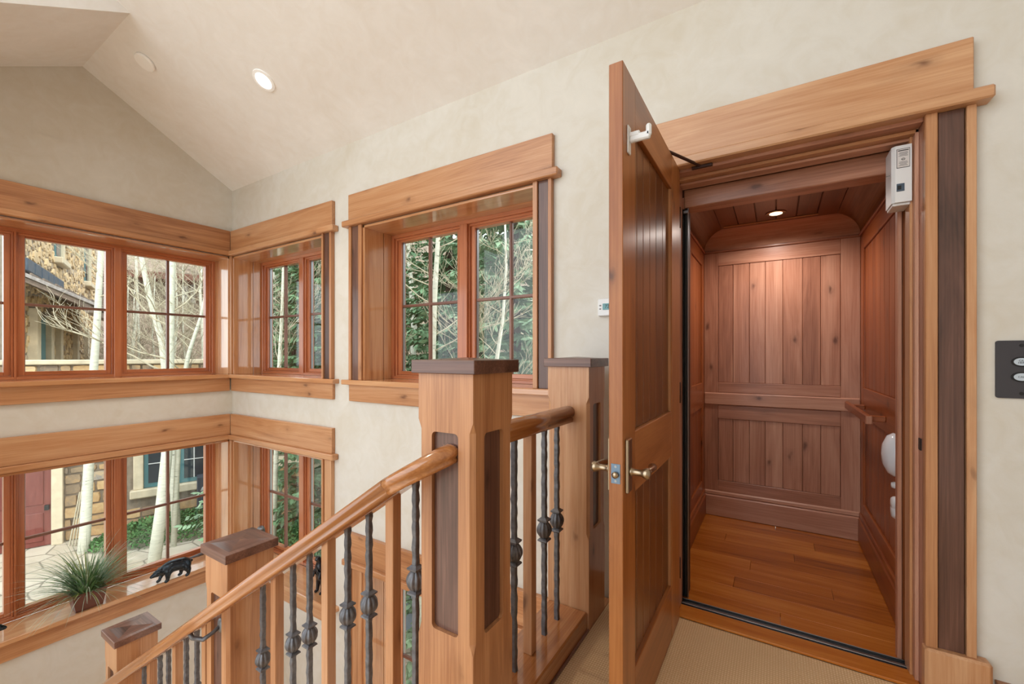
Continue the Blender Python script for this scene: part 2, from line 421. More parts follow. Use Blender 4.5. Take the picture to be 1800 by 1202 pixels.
# ------------------------------------------------------------------ windows
def window(n, mp, op, glass, dark, label, ends, corner=None, jambs=(1, 1)):
    """op: opening a0,a1,z0,z1; glass: list of (g0,g1,has_vertical); ends: outer ends (a) of header, None at a corner"""
    a0, a1, z0, z1 = op
    loc = mp((a0+a1)/2, 0, z0-.17)
    W = thing('window_%d' % n, loc, label, kind='structure')
    def pc(name, a, b, d0, d1, zz0, zz1, mat, bev=.002, parent=None):
        p, q = mp(a, d0, zz0), mp(b, d1, zz1)
        bm = bmesh.new(); add_box(bm, p, q, bev)
        return finish(name, bm, autow(mat, p, q), parent or W)
    # reveal boards: two per side with a dark groove between them
    for nm, aa, bb, za, zb in (('jamb_board', a0, a0+.018, z0, z1), ('jamb_board', a1-.018, a1, z0, z1)):
        pc(nm, aa, bb, -.02, .168, za, zb, 'gloss'); pc(nm, aa, bb, .173, .25, za, zb, 'gloss')
    pc('head_board', a0, a1, -.02, .168, z1-.018, z1, 'gloss'); pc('head_board', a0, a1, .173, .25, z1-.018, z1, 'gloss')
    # fixed frame round the sashes, stepped
    for dd0, dd1, i0, i1 in ((.25, .335, .0, .045), (.268, .335, .045, .062)):
        pc('frame_jamb', a0+i0, a0+i1, dd0, dd1, z0, z1, 'fir'); pc('frame_jamb', a1-i1, a1-i0, dd0, dd1, z0, z1, 'fir')
        pc('frame_head', a0+i1, a1-i1, dd0, dd1, z1-i1, z1-i0, 'fir'); pc('frame_sill', a0+i1, a1-i1, dd0, dd1, z0+i0*.5, z0+i1*.5, 'fir')
    for (g, h) in zip(glass, glass[1:]):
        pc('mullion', g[1]+.048, h[0]-.048, .248, .335, z0, z1-.04, 'fir')
        for c0, c1 in ((g[1]+.034, g[1]+.048), (h[0]-.048, h[0]-.034)): pc('mullion_bead', c0, c1, .266, .335, z0, z1-.04, 'fir')
    gz0, gz1 = z0+.062, z1-.075
    if gz0 > gz1: gz0, gz1 = z0, z1
    zm = (gz0+gz1)/2+.005
    for g0, g1, vert in glass:
        S = pc('sash', g0-.034, g0, .282, .335, gz0-.03, gz1+.02, 'fir')
        pc('sash_stile', g1, g1+.034, .282, .335, gz0-.03, gz1+.02, 'fir', parent=S)
        pc('sash_rail', g0, g1, .282, .335, gz1, gz1+.02, 'fir', parent=S)
        pc('sash_rail', g0, g1, .282, .335, gz0-.03, gz0, 'fir', parent=S)
        pc('pane', g0, g1, .309, .315, gz0, gz1, M_GLASS, 0, parent=S)
        pc('muntin', g0, g1, .298, .326, zm-.011, zm+.011, 'muntin', .004, parent=S)
        pc('spacer', g0, g0+.006, .300, .324, gz0, gz1, M_STEEL, 0, parent=S)
        if vert:
            gm = (g0+g1)/2
            pc('muntin', gm-.011, gm+.011, .297, .327, gz0, gz1, 'muntin', .004, parent=S)
    return W, pc
def twosash(op):
    a0, a1 = op[:2]; c = (a0+a1)/2
    return [(a0+.096, c-.082, True), (c+.082, a1-.096, True)]
def head_and_sill(pc, a0, a1, z0, z1, o0, o1, left_open, right_open, sill_bot=.13):
    """header board, ledge, stool and apron; o0,o1 the outer ends; *_open: ledge oversails there"""
    pc('header', o0, o1, -.032, 0, z1+.055, z1+.262, 'honey', .003)
    pc('ledge', o0-(.045 if left_open else 0), o1+(.045 if right_open else 0), -.062, 0, z1+.008, z1+.055, 'honey', .006)
    pc('stool', o0-(.05 if left_open else 0), o1+(.05 if right_open else 0), -.062, .25, z0-.038, z0, 'gloss', .005)
    pc('apron', o0, o1, -.026, 0, z0-.038-sill_bot, z0-.038, 'honey', .003)
def casing(pc, a, sgn, z0, z1, dark):
    """a: inner edge at the opening, sgn: direction away from it"""
    f = lambda t: a+sgn*t
    pc('casing_strip', f(0), f(.038), -.036, 0, z0, z1+.008, 'honey', .003)
    pc('casing_board', f(.042), f(.122), -.024, 0, z0, z1+.008, 'walnut' if dark else 'honey', .002)
    pc('casing_strip', f(.126), f(.156), -.034, 0, z0, z1+.008, 'honey', .003)
# upper right window
W3, p3 = window(3, mapA, OP3, twosash(OP3), True, 'upper two-sash window in the middle of the back wall with dark side strips', None)
head_and_sill(p3, OP3[0], OP3[1], 1.09, 2.28, OP3[0]-.16, OP3[1]+.095, True, True)
casing(p3, OP3[0], -1, 1.09, 2.28, True)
p3('casing_strip', OP3[1]-.03, OP3[1], -.036, 0, 1.09, 2.288, 'honey'); p3('casing_board', OP3[1]+.002, OP3[1]+.066, -.024, 0, 1.09, 2.288, 'walnut'); p3('casing_strip', OP3[1]+.068, OP3[1]+.09, -.034, 0, 1.09, 2.288, 'honey')
# lower right window under it
W4, p4 = window(4, mapA, OP4, twosash(OP4), False, 'lower window seen through the balusters beside the tall newel', None)
head_and_sill(p4, OP4[0], OP4[1], OP4[2], OP4[3], OP4[0]-.16, OP4[1]+.16, True, True)
casing(p4, OP4[0], -1, OP4[2], OP4[3], False); casing(p4, OP4[1], 1, OP4[2], OP4[3], False)
# corner windows of the back wall
for n, op, dk, lab in ((1, OP1, True, 'upper narrow window right of the room corner'), (2, OP2, False, 'lower window right of the room corner behind the handrail')):
    W, pc = window(n, mapA, op, twosash(op), dk, lab, None)
    zt = op[3]
    head_and_sill(pc, op[0], op[1], op[2], zt, XB+.032, op[1]+.135, False, True)
    f = lambda t: op[1]+t
    pc('casing_strip', f(0), f(.022), -.036, 0, op[2], zt+.008, 'honey'); pc('casing_board', f(.026), f(.098), -.024, 0, op[2], zt+.008, 'walnut' if dk else 'honey'); pc('casing_strip', f(.102), f(.128), -.034, 0, op[2], zt+.008, 'honey')
    pc('casing_strip', XB+.002, op[0], -.036, 0, op[2], zt+.008, 'honey')
# windows of the left wall, three sashes each
for n, op, lab in ((5, OB1, 'upper three-sash window of the left wall'), (6, OB2, 'lower three-sash window of the left wall with plant and bear on its sill')):
    gl = [(-2.09, -1.48, True), (-1.372, -.895, False), (-.752, -.122, True)]
    W, pc = window(n, mapB, op, gl, False, lab, None)
    head_and_sill(pc, op[0], op[1], op[2], op[3], -2.29, -.032, False, False)
    pc('casing_strip', op[1], -.0365, -.036, 0, op[2], op[3]+.008, 'honey')
    if n == 6:
        # crank handle lying on the sill
        bm = bmesh.new()
        tube(bm, [mapB(-.30, .20, op[2]+.03), mapB(-.22, .19, op[2]+.035), mapB(-.12, .20, op[2]+.03)], [.008, .016, .011], 8)
        finish('crank_handle', bm, M_IRON, W, True)

# ------------------------------------------------------------------ elevator doorway
D = thing('door_1', (.04, 0, 0), 'elevator doorway with thick wooden casing and tall header', kind='structure')
def dp(name, a, b, mat, bev=.002, parent=None): return box(name, a, b, mat, parent or D, bev)
dp('header', (-.60, -.032, 2.225), (.605, 0, 2.425), 'honey', .003)
dp('ledge', (-.645, -.066, 2.18), (.65, 0, 2.225), 'honey', .006)
for s, x in ((1, .476), (-1, -.412)):
    f = lambda t: x+s*t
    dp('casing_strip', (f(0), -.036, .195 if s > 0 else 0), (f(.034), 0, 2.18), 'honey')
    dp('casing_board', (f(.037), -.024, .195 if s > 0 else 0), (f(.107), 0, 2.18), 'walnut')
    dp('casing_strip', (f(.110), -.034, .195 if s > 0 else 0), (f(.136), 0, 2.18), 'honey')
dp('plinth_block', (.472, -.052, 0), (.648, 0, .195), 'honey', .008)
# jamb: stepped frame lining
for s, x in ((1, .476), (-1, -.412)):
    dp('jamb', (x+s*.0, -.012, 0), (x+s*.05, .15, 2.23), 'cab')
    if s < 0: continue
    dp('jamb_stop', (x-s*.012, .045, 0), (x+s*.0, .15, 2.17), 'cab')
    dp('jamb_bead', (x-s*.022, .075, 0), (x-s*.012, .15, 2.16), 'honey')
dp('head_jamb', (-.412, -.012, 2.165), (.476, .15, 2.23), 'cab')
dp('head_stop', (-.412, .045, 2.150), (.476, .15, 2.165), 'honey')
dp('head_bead', (-.412, .085, 2.138), (.476, .15, 2.150), 'cab')
dp('strike_plate', (.4725, .012, .915), (.4762, .042, .96), M_BLACK, .001)
dp('threshold', (-.412, -.0, 0), (.476, .105, .012), 'cabfloor', .003)
dp('sill_groove', (-.412, .105, -.02), (.476, .122, .004), M_BLACK, 0)
dp('sill_track', (-.412, .122, -.02), (.476, .138, .011), M_STEEL, .002)
dp('sill_gap', (-.412, .138, -.04), (.476, .168, .0), M_BLACK, 0)
dp('sill_edge', (-.42, .168, -.02), (.476, .173, .010), M_STEEL, .001)

# ------------------------------------------------------------------ elevator cab
E = thing('elevator_cab', (0, .9, 0), 'open elevator cab lined with knotty wood panels behind the doorway', 'elevator')
def ep(name, a, b, mat, bev=.002, parent=None): return box(name, a, b, mat, parent or E, bev)
CX0, CX1, CY0, CY1, CZ = -.492, .498, .175, 1.56, 2.245
# floor planks
ep('subfloor', (CX0-.05, .173, -.10), (CX1+.05, 1.60, -.031), M_BLACK, 0)
rows = [.175, .30, .44, .575, .70, .835, .96, 1.085, 1.21, 1.34, 1.46, 1.57]
rj = {0: [.02], 1: [], 2: [-.2], 3: [.26], 4: [-.13], 5: [], 6: [.1], 7: [-.3], 8: [.22], 9: [], 10: [0]}
for i in range(11):
    xs = [CX0]+rj[i]+[CX1]
    for a, b in zip(xs, xs[1:]):
        ep('floor_plank', (a+.0006, rows[i]+.0006, -.03), (b-.0006, rows[i+1]-.0006, .002 if 1 else 0), 'cabfloor', .0012)
# back wall: frame and planks
PXS = [-.39, -.285, -.172, -.067, .046, .168, .276, .389]
yb = CY1
ep('back_stile', (CX0, yb, .18), (-.391, yb+.03, 2.10), 'cab'); ep('back_stile', (.39, yb, .18), (CX1, yb+.03, 2.10), 'cab')
for za, zb in ((1.995, 2.10), (.985, 1.065), (.78, .885), (.18, .285)):
    ep('back_rail', (-.3905, yb+.0, za), (.3895, yb+.03, zb), 'cab')
ep('chair_rail', (CX0, yb-.012, .888), (CX1, yb+.03, .983), 'cab', .006)
for za, zb in ((1.066, 1.994), (.286, .779)):
    for a, b in zip(PXS, PXS[1:]): ep('back_plank', (a+.001, yb+.006, za), (b-.001, yb+.03, zb), 'cab', .0025)
ep('back_backing', (CX0-.03, yb+.03, 0), (CX1+.03, yb+.045, 2.3), 'cab', 0)
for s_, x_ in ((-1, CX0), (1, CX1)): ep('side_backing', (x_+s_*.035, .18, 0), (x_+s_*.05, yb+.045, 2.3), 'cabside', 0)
ep('back_baseboard', (CX0, yb-.02, 0), (CX1, yb+.03, .165), 'cab', .008)
ep('base_cap', (CX0, yb-.012, .165), (CX1, yb+.03, .20), 'cab', .008)
ep('crown_strip', (CX0, yb-.014, 2.10), (CX1, yb+.03, 2.118), 'cab', .004)
# side walls: stiles, rails, panels
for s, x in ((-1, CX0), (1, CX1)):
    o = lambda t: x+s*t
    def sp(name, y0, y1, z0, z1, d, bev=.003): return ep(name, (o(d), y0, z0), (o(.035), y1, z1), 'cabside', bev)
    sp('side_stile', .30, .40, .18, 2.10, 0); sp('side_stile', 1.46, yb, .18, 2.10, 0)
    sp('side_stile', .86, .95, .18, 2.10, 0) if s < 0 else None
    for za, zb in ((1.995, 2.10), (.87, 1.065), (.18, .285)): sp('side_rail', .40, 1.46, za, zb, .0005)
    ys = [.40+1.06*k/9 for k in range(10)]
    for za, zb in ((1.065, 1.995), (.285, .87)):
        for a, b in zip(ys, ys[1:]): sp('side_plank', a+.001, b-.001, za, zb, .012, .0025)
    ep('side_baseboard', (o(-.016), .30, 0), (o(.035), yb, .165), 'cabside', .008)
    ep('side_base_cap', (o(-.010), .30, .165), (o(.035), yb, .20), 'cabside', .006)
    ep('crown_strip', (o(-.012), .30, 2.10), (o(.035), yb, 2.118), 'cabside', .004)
# cove between walls and ceiling
def cove_prof(k=8): return [(.14*(1-math.cos(PI/2*i/k)), 2.118+.127*math.sin(PI/2*i/k)) for i in range(k+1)]
bm = bmesh.new()
prof = cove_prof()
corners = lambda d: [Vector((CX0+d, .28, 0)), Vector((CX0+d, yb-d, 0)), Vector((CX1-d, yb-d, 0)), Vector((CX1-d, .28, 0))]
faces_side, rings = [], []
for d, z in prof: rings.append([bm.verts.new(Vector((p.x, p.y, z))) for p in corners(d)])
for A, B in zip(rings, rings[1:]):
    for k in range(3):
        f = bm.faces.new((A[k], A[k+1], B[k+1], B[k])); f.smooth = True; f.material_index = 0 if k == 1 else 1
cv = finish('ceiling_cove', bm, [wood('cab', 0), wood('doorplank', 1)], E)
for a, b in zip([CX0+.14+.0+.71*k/6 for k in range(6)], [CX0+.14+.71*(k+1)/6 for k in range(6)]):
    ep('ceiling_plank', (a+.002, .28, CZ), (b-.002, yb-.14, CZ+.02), 'doorplank', .003)
ep('ceiling_backing', (CX0, .28, CZ+.012), (CX1, yb, CZ+.04), 'doorplank', 0)
ep('ceiling_strip', (CX0+.16, yb-.215, CZ-.008), (CX1-.25, yb-.20, CZ), 'honey', .002)
# front frame of the cab
ep('header_beam', (-.41, .182, 2.055), (.47, .29, 2.15), 'cab', .004)
ep('header_backing', (-.46, .178, 2.151), (.52, .30, 2.30), M_BLACK, 0)
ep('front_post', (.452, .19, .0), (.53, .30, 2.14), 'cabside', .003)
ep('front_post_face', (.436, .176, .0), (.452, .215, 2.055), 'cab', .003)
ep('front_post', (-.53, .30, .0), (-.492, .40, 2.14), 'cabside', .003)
# downlight
bm = bmesh.new(); lathe(bm, [(.036, CZ-.004), (.060, CZ-.006), (.062, CZ), (.036, CZ+.002)], (0.002, 1.19, 0), 2, 24)
dl = finish('downlight', bm, M_CHROME, E, True)
bm = bmesh.new(); lathe(bm, [(.001, CZ-.0065), (.038, CZ-.0065), (.038, CZ-.005)], (0.002, 1.19, 0), 2, 24)
finish('lens', bm, emit('warm_lens', (1, .72, .42, 1), 3), dl)
ld = bpy.data.lights.new('elevator_lamp', 'SPOT'); ld.energy = 26; ld.color = (1, .88, .80); ld.shadow_soft_size = .035; ld.spot_size = 2.9; ld.spot_blend = .9
lo = bpy.data.objects.new('lamp_light', ld); put(lo, dl); lo.location = Vector((.002, 1.19, CZ-.02))-org(dl)
# handrail on the right side wall
ep('handrail', (.405, .70, .915), (.43, 1.50, .965), 'cabside', .006)
for y in (.78, 1.40): ep('handrail_bracket', (.43, y-.02, .925), (.498, y+.02, .955), 'cabside', .003)
ep('handrail_end', (.403, .684, .918), (.432, .70, .962), 'cab', .004)
# wall telephone and hygrometer-like knobs seen edge on
bm = bmesh.new(); lathe(bm, [(.10, 0), (.105, -.012), (.09, -.035), (.05, -.052), (.001, -.058)], (.498, .525, .80), 0, 28)
bmesh.ops.scale(bm, vec=(1, .8, 1), space=Matrix.Translation((-.498, -.525, -.80)), verts=bm.verts)
finish('telephone_cover', bm, simple('milky_white', srgb(232, 236, 240), .15), E, True)
for z, r in ((.655, .016), (.565, .035), (.53, .035)):
    bm = bmesh.new(); lathe(bm, [(r, 0), (r*1.02, -.012), (r*.8, -.022), (.001, -.024)], (.498, .515, z), 0, 16)
    finish('control_knob', bm, M_WHITE, E, True)

# folded black gate edge at the left of the opening
G = thing('folding_gate', (-.43, .20, 0), 'folded black accordion gate edge at the left side of the elevator opening', 'gate')
for k in range(4): box('gate_leaf', (-.456+.016*k, .178, .012), (-.442+.016*k, .275, 2.05), M_BLACK, G, .002)
box('gate_edge', (-.3915, .176, .012), (-.387, .19, 2.05), M_STEEL, G, .002)
box('gate_latch', (-.41, .16, 2.02), (-.385, .178, 2.035), M_STEEL, G, .002)

# ------------------------------------------------------------------ gate operator box
GB = thing('gate_operator', (.425, .06, 1.885), 'white metal gate operator box with printed label beside the elevator header', 'control box')
bm = bmesh.new()
prism(bm, [(.398, .072), (.408, .06), (.458, .06), (.458, .172), (.398, .172)], 2, 1.892, 2.118)
finish('housing', bm, M_WHITE, GB)
bp_ = box('bottom_cap', (.402, .072, 1.882), (.456, .172, 1.892), M_WHITE, GB)
lb = box('label_border', (.412, .0592, 2.028), (.452, .060, 2.104), M_BLACK, GB, 0)
lb2 = box('label_paper', (.4135, .0586, 2.030), (.4505, .0594, 2.102), simple('label_paper', srgb(214, 208, 204), .6), lb, 0)
M_PRINT = simple('grey_print', srgb(120, 116, 116), .7)
M_PRINTB = simple('black_print', srgb(50, 48, 50), .7)
def prn(x0, x1, z, h, m): box('print_line', (x0, .0580, z), (x1, .0587, z+h), m, lb, 0)
prn(.416, .448, 2.0945, .0035, M_PRINTB)
for i, (a, b) in enumerate(((.420, .445), (.418, .446), (.421, .444), (.418, .446))): prn(a, b, 2.0875-.0045*i, .0018, M_PRINT)
for i, (a, b) in enumerate(((.420, .444), (.419, .446), (.422, .442), (.418, .445))): prn(a, b, 2.050-.0048*i, .0018, M_PRINT)
bm = bmesh.new()   # round certification mark
for i in range(20):
    a0_, a1_ = 2*PI*i/20, 2*PI*(i+1)/20
    q = [bm.verts.new((.432+r*math.cos(a), .0580, 2.0615+r*.8*math.sin(a))) for r, a in ((.006, a0_), (.0045, a0_), (.0045, a1_), (.006, a1_))]
    bm.faces.new(q)
finish('certification_mark', bm, M_PRINTB, lb)
box('display_window', (.412, .0585, 1.935), (.436, .0605, 1.966), M_BLUEGREY, GB, .001)
box('display_key', (.4145, .0575, 1.942), (.426, .059, 1.958), M_BLACK, GB, .001)
bm = bmesh.new(); tube(bm, [(.399, .085, 2.012), (.384, .085, 2.010)], .002, 6); finish('lever_pin', bm, M_STEEL, GB)
def text(name, body, loc, size, mat, parent, rot):
    cu = bpy.data.curves.new(name, 'FONT'); cu.body = body; cu.size = size; cu.align_x = 'CENTER'; cu.align_y = 'CENTER'; cu.extrude = .0002
    o = bpy.data.objects.new(name+'_tmp', cu); COL.objects.link(o)
    dg = bpy.context.evaluated_depsgraph_get(); me = bpy.data.meshes.new_from_object(o.evaluated_get(dg))
    bpy.data.objects.remove(o); me.materials.clear(); me.materials.append(mat)
    ob = bpy.data.objects.new(name, me); put(ob, parent)
    ob.location = Vector(loc)-org(parent); ob.rotation_euler = rot; ORG[ob.name] = Vector(loc); return ob
text('mark_letters', 'UL', (.432, .0578, 2.0615), .007, M_PRINTB, lb, (PI/2, 0, 0))

# ------------------------------------------------------------------ call station and thermostat
CS = thing('call_station', (.74, -.004, 1.13), 'dark bronze call plate with two oval buttons on the wall right of the doorway', 'switch plate')
bm = bmesh.new(); prism(bm, rounded(.125, .203, .008, .7285, 1.231), 1, -.006, 0); finish('plate', bm, M_PLATE, CS)
for z, lines in ((1.258, ('CAR', 'HERE')), (1.205, ('CALL',))):
    bm = bmesh.new(); prism(bm, [(.7285+.025*math.cos(2*PI*i/28), z+.0175*math.sin(2*PI*i/28)) for i in range(28)], 1, -.009, -.004)
    bz = finish('button_bezel', bm, M_BLACK, CS)
    bm = bmesh.new(); prism(bm, [(.7285+.020*math.cos(2*PI*i/28), z+.0132*math.sin(2*PI*i/28)) for i in range(28)], 1, -.011, -.006)
    finish('button', bm, simple('pale_button', srgb(190, 200, 210), .35), bz)
    for k, t in enumerate(lines):
        text('button_text', t, (.7285, -.0113, z+(.0035-.007*k if len(lines) > 1 else 0)), .0085, M_PRINTB, bz, (PI/2, 0, 0))
for z in (1.315, 1.147):
    bm = bmesh.new(); lathe(bm, [(.006, -.0075), (.006, -.005)], (.7285, 0, z), 1, 12); finish('screw', bm, M_BLACK, CS)
TS = thing('thermostat', (-.75, 0, 1.48), 'white wall thermostat with small screen just left of the open door', 'thermostat')
box('body', (-.81, -.022, 1.49), (-.69, 0, 1.582), M_WHITE, TS, .004)
box('screen', (-.782, -.0235, 1.522), (-.735, -.021, 1.556), simple('lcd', srgb(92, 146, 150), .25), TS, .001)
text('digits', '72', (-.757, -.0240, 1.539), .026, M_PRINTB, TS, (PI/2, 0, 0))
for z in (1.528, 1.546): box('button', (-.800, -.024, z-.003), (-.790, -.021, z+.003), M_PRINT, TS, .001)

# ------------------------------------------------------------------ open door leaf
L = thing('door_leaf', (-.416, -.02, .0), 'open knotty wood door swung toward the camera beside the elevator', 'door')
LX0, LX1 = -.438, -.394
def lp(name, y0, y1, z0, z1, mat, i0=0, i1=0, bev=.002, parent=None): return box(name, (LX0+i0, y0, z0), (LX1-i1, y1, z1), mat, parent or L, bev)
lp('stile', -.925, -.790, .012, 2.178, 'door'); lp('stile', -.205, -.024, .012, 2.178, 'door')
lp('rail', -.790, -.205, 2.026, 2.178, 'door', .0005, .0005); lp('rail', -.790, -.205, .83, 1.03, 'door', .0005, .0005); lp('rail', -.790, -.205, .012, .25, 'door', .0005, .0005)
pk = [-.790, -.715, -.630, -.535, -.435, -.32, -.205]
for z0, z1 in ((1.03, 2.026), (.25, .83)):
    for a, b in zip(pk, pk[1:]): lp('plank', a+.0015, b-.0015, z0, z1, 'doorplank', .014, .016, .003)
    lp('bead', -.209, -.205, z0, z1, 'honey', .01, .006, .001)
# lever sets both sides, latch
for s, x in ((1, LX1), (-1, LX0)):
    h = box('escutcheon', (x, -.905, .855), (x+s*.011, -.862, 1.022), M_CHROME, L, .003)
    bm = bmesh.new()
    lathe(bm, [(.014, 0), (.012, s*.006), (.010, s*.010), (.010, s*.034), (.014, s*.040), (.018, s*.052), (.013, s*.060), (.001, s*.062)], (x+s*.011, -.884, .92), 0, 20)
    tube(bm, [(x+s*.058, -.884, .92), (x+s*.062, -.85, .922), (x+s*.060, -.80, .918), (x+s*.052, -.775, .914)], [.009, .009, .010, .014], 10)
    finish('lever', bm, M_CHROME, h, True)
lt = box('latch_plate', (-.430, -.9265, .888), (-.402, -.925, .948), simple('zinc_plate', srgb(110, 130, 150), .4, .7), L, 0)
bm = bmesh.new(); lathe(bm, [(.010, -.9272), (.010, -.935), (.006, -.938), (.001, -.9385)], (-.416, 0, .915), 1, 16); finish('bolt', bm, M_CHROME, lt, True)
for z in (.896, .940):
    bm = bmesh.new(); lathe(bm, [(.004, -.9275), (.004, -.9265)], (-.416, 0, z), 1, 10); finish('screw', bm, M_STEEL, lt)
# hinges
for z in (.25, 1.1, 1.95):
    bm = bmesh.new(); tube(bm, [(-.398, -.014, z-.05), (-.398, -.014, z+.05)], .007, 8); finish('hinge', bm, M_CLOSER, L, True)
# white hook near the top
HK = thing('coat_hook', (-.394, -.872, 1.91), 'white hooked holder screwed high on the open door', 'hook')
box('back_plate', (-.394, -.886, 1.912), (-.388, -.858, 1.998), M_WHITE, HK, .002)
bm = bmesh.new()
add_box(bm, (-.388, -.880, 1.945), (-.325, -.864, 1.968), .004); add_box(bm, (-.388, -.881, 1.960), (-.356, -.863, 1.976), .003); add_box(bm, (-.338, -.880, 1.952), (-.322, -.864, 1.990), .005)
finish('arm', bm, M_WHITE, HK)
# closer arm between the door top and the head jamb
DC = thing('door_closer', (-.36, -.03, 2.17), 'dark metal closer arm reaching from the door to the header', 'door closer')
bm = bmesh.new(); tube(bm, [(-.30, -.012, 2.178), (-.445, -.30, 2.192)], .007, 8); finish('arm', bm, M_CLOSER, DC)
box('shoe', (-.34, -.025, 2.166), (-.25, -.010, 2.18), M_CLOSER, DC, .002)
box('body', (-.486, -.36, 2.10), (-.440, -.16, 2.165), M_CLOSER, DC, .004)

# ------------------------------------------------------------------ newel posts
def newel_mesh(zbot, ztop, pz0, pz1, sides, hw=.106):
    """lofted post with stop-chamfered corners; panels cut by boolean"""
    bm = bmesh.new()
    zs = [(zbot, 0), (pz0-.035, 0), (pz0-.005, .013), (pz1+.005, .013), (pz1+.035, 0), (ztop, 0)]
    rings = []
    for z, c in zs:
        c = max(c, .0008); r = []
        for sx, sy in ((1, 1), (-1, 1), (-1, -1), (1, -1)):
            p, q = (sx*(hw), sy*(hw-c)), (sx*(hw-c), sy*hw)
            for t in ((p, q) if sx*sy > 0 else (q, p)): r.append(bm.verts.new((t[0], t[1], z)))
        rings.append(r)
    for A, B in zip(rings, rings[1:]):
        for k in range(8): bm.faces.new((A[k], A[(k+1) % 8], B[(k+1) % 8], B[k]))
    bm.faces.new(rings[0][::-1]); bm.faces.new(rings[-1])
    bmesh.ops.recalc_face_normals(bm, faces=bm.faces)
    me = bpy.data.meshes.new('post'); bm.to_mesh(me); bm.free()
    bo = bpy.data.objects.new('tmp_post', me); COL.objects.link(bo)
    cb = bmesh.new()
    for ax, s in sides:
        t = bmesh.new(); prism(t, rounded(.102, pz1-pz0, .014, 0, (pz0+pz1)/2, 4), ax, s*(hw-.016), s*(hw+.05))
        bmesh.ops.recalc_face_normals(t, faces=t.faces)
        tm = bpy.data.meshes.new('t'); t.to_mesh(tm); t.free(); cb.from_mesh(tm); bpy.data.meshes.remove(tm)
    cm = bpy.data.meshes.new('cut'); cb.to_mesh(cm); cb.free()
    co = bpy.data.objects.new('tmp_cut', cm); COL.objects.link(co)
    md = bo.modifiers.new('b', 'BOOLEAN'); md.operation = 'DIFFERENCE'; md.object = co; md.solver = 'EXACT'
    dg = bpy.context.evaluated_depsgraph_get(); out = bpy.data.meshes.new_from_object(bo.evaluated_get(dg))
    for o in (bo, co): bpy.data.objects.remove(o)
    out.name = 'newel_body'; out.materials.clear(); out.materials.append(wood('honey', 2)); return out
def newel(x, y, ztop, zbot, sides, label):
    """ztop: underside of the cap"""
    T = thing('newel_post', (x, y, zbot), label, 'newel post', 'newel posts of the stair')
    pz1, pz0 = ztop-.176-zbot, ztop-.772-zbot
    ob = bpy.data.objects.new('body', newel_mesh(0, ztop-zbot, pz0, pz1, sides)); put(ob, T)
    hw = .106
    for ax, s in sides:
        bm = bmesh.new(); prism(bm, rounded(.1, pz1-pz0-.002, .013, 0, (pz0+pz1)/2, 4), ax, s*(hw-.0165), s*(hw-.0125))
        finish('panel', bm, wood('walnut', 2), T, local=True)
    bm = bmesh.new(); add_box(bm, (-.122, -.122, ztop-zbot), (.122, .122, ztop-zbot+.041), .002)
    cp = finish('cap', bm, wood('walnut', 0), T, local=True)
    zc = ztop-zbot+.041; a, b = .092, .001      # raised mitred hip on the cap, one piece per side
    pts = [Vector((-a, -a, zc)), Vector((a, -a, zc)), Vector((a, a, zc)), Vector((-a, a, zc))]; top = Vector((0, 0, zc+.007))
    for k in range(4):
        bm = bmesh.new(); p, q = pts[k], pts[(k+1) % 4]
        v = [bm.verts.new(t) for t in (p, q, top, p-Vector((0, 0, .004)), q-Vector((0, 0, .004)), Vector((0, 0, zc-.004)))]
        for f in ((0, 1, 2), (3, 5, 4), (0, 3, 4, 1), (1, 4, 5, 2), (2, 5, 3, 0)): bm.faces.new([v[i] for i in f])
        finish('cap_facet', bm, wood('walnut', k % 2), cp, local=True)
    return T
NY = -1.122
newel(-.838, NY, 1.226, 0-.30, ((0, 1), (1, -1)), 'tall wooden newel post with dark recessed panels in front of the middle window')
newel(-.842, -.228, 1.226, 0, ((0, 1), (0, -1)), 'newel post against the back wall, partly hidden by the open door')
newel(-2.244, NY, .327, -1.50, ((1, 1), (1, -1)), 'newel post on the stair slope with a curved handrail bracket on it')
newel(-3.652, NY, -.567, -2.40, ((1, 1), (1, -1)), 'lowest newel post at the bottom left beside the handrail')

# ------------------------------------------------------------------ balusters
ZS = 26
def iron_bar_mesh(length, knuckle, seed):
    """hammered square bar hanging from 0 down to -length, axis at origin"""
    rnd = random.Random(seed); bm = bmesh.new(); n = int(length/.018); rings = []
    for i in range(n+1):
        z = -length*i/n; hw = .0100+.0006*math.sin(i*2.1)+rnd.uniform(-.0006, .0006)
        jx, jy = .0007*math.sin(i*1.3), .0007*math.cos(i*1.7); ch = .0022
        r = []
        for sx, sy in ((1, 1), (-1, 1), (-1, -1), (1, -1)):
            p, q = (sx*hw, sy*(hw-ch)), (sx*(hw-ch), sy*hw)
            for t in ((p, q) if sx*sy > 0 else (q, p)): r.append(bm.verts.new((t[0]+jx, t[1]+jy, z)))
        rings.append(r)
    for A, B in zip(rings, rings[1:]):
        for k in range(8): bm.faces.new((A[k], A[(k+1) % 8], B[(k+1) % 8], B[k]))
    bm.faces.new(rings[0]); bm.faces.new(rings[-1])
    bmesh.ops.recalc_face_normals(bm, faces=bm.faces)
    me = bpy.data.meshes.new('bar'); bm.to_mesh(me); bm.free(); me.materials.append(M_IRON); return me
def knuckle_mesh():
    bm = bmesh.new(); prof = [(.010, .036)]+[(.0235*math.sin(PI*(.12+.76*k/9))**.8+.003, .033-.066*k/9) for k in range(10)]+[(.010, -.036)]
    lathe(bm, prof, (0, 0, 0), 2, 40, 10, .26)
    bmesh.ops.recalc_face_normals(bm, faces=bm.faces)
    me = bpy.data.meshes.new('ball'); bm.to_mesh(me); bm.free(); me.materials.append(M_IRON)
    for p in me.polygons: p.use_smooth = True
    return me
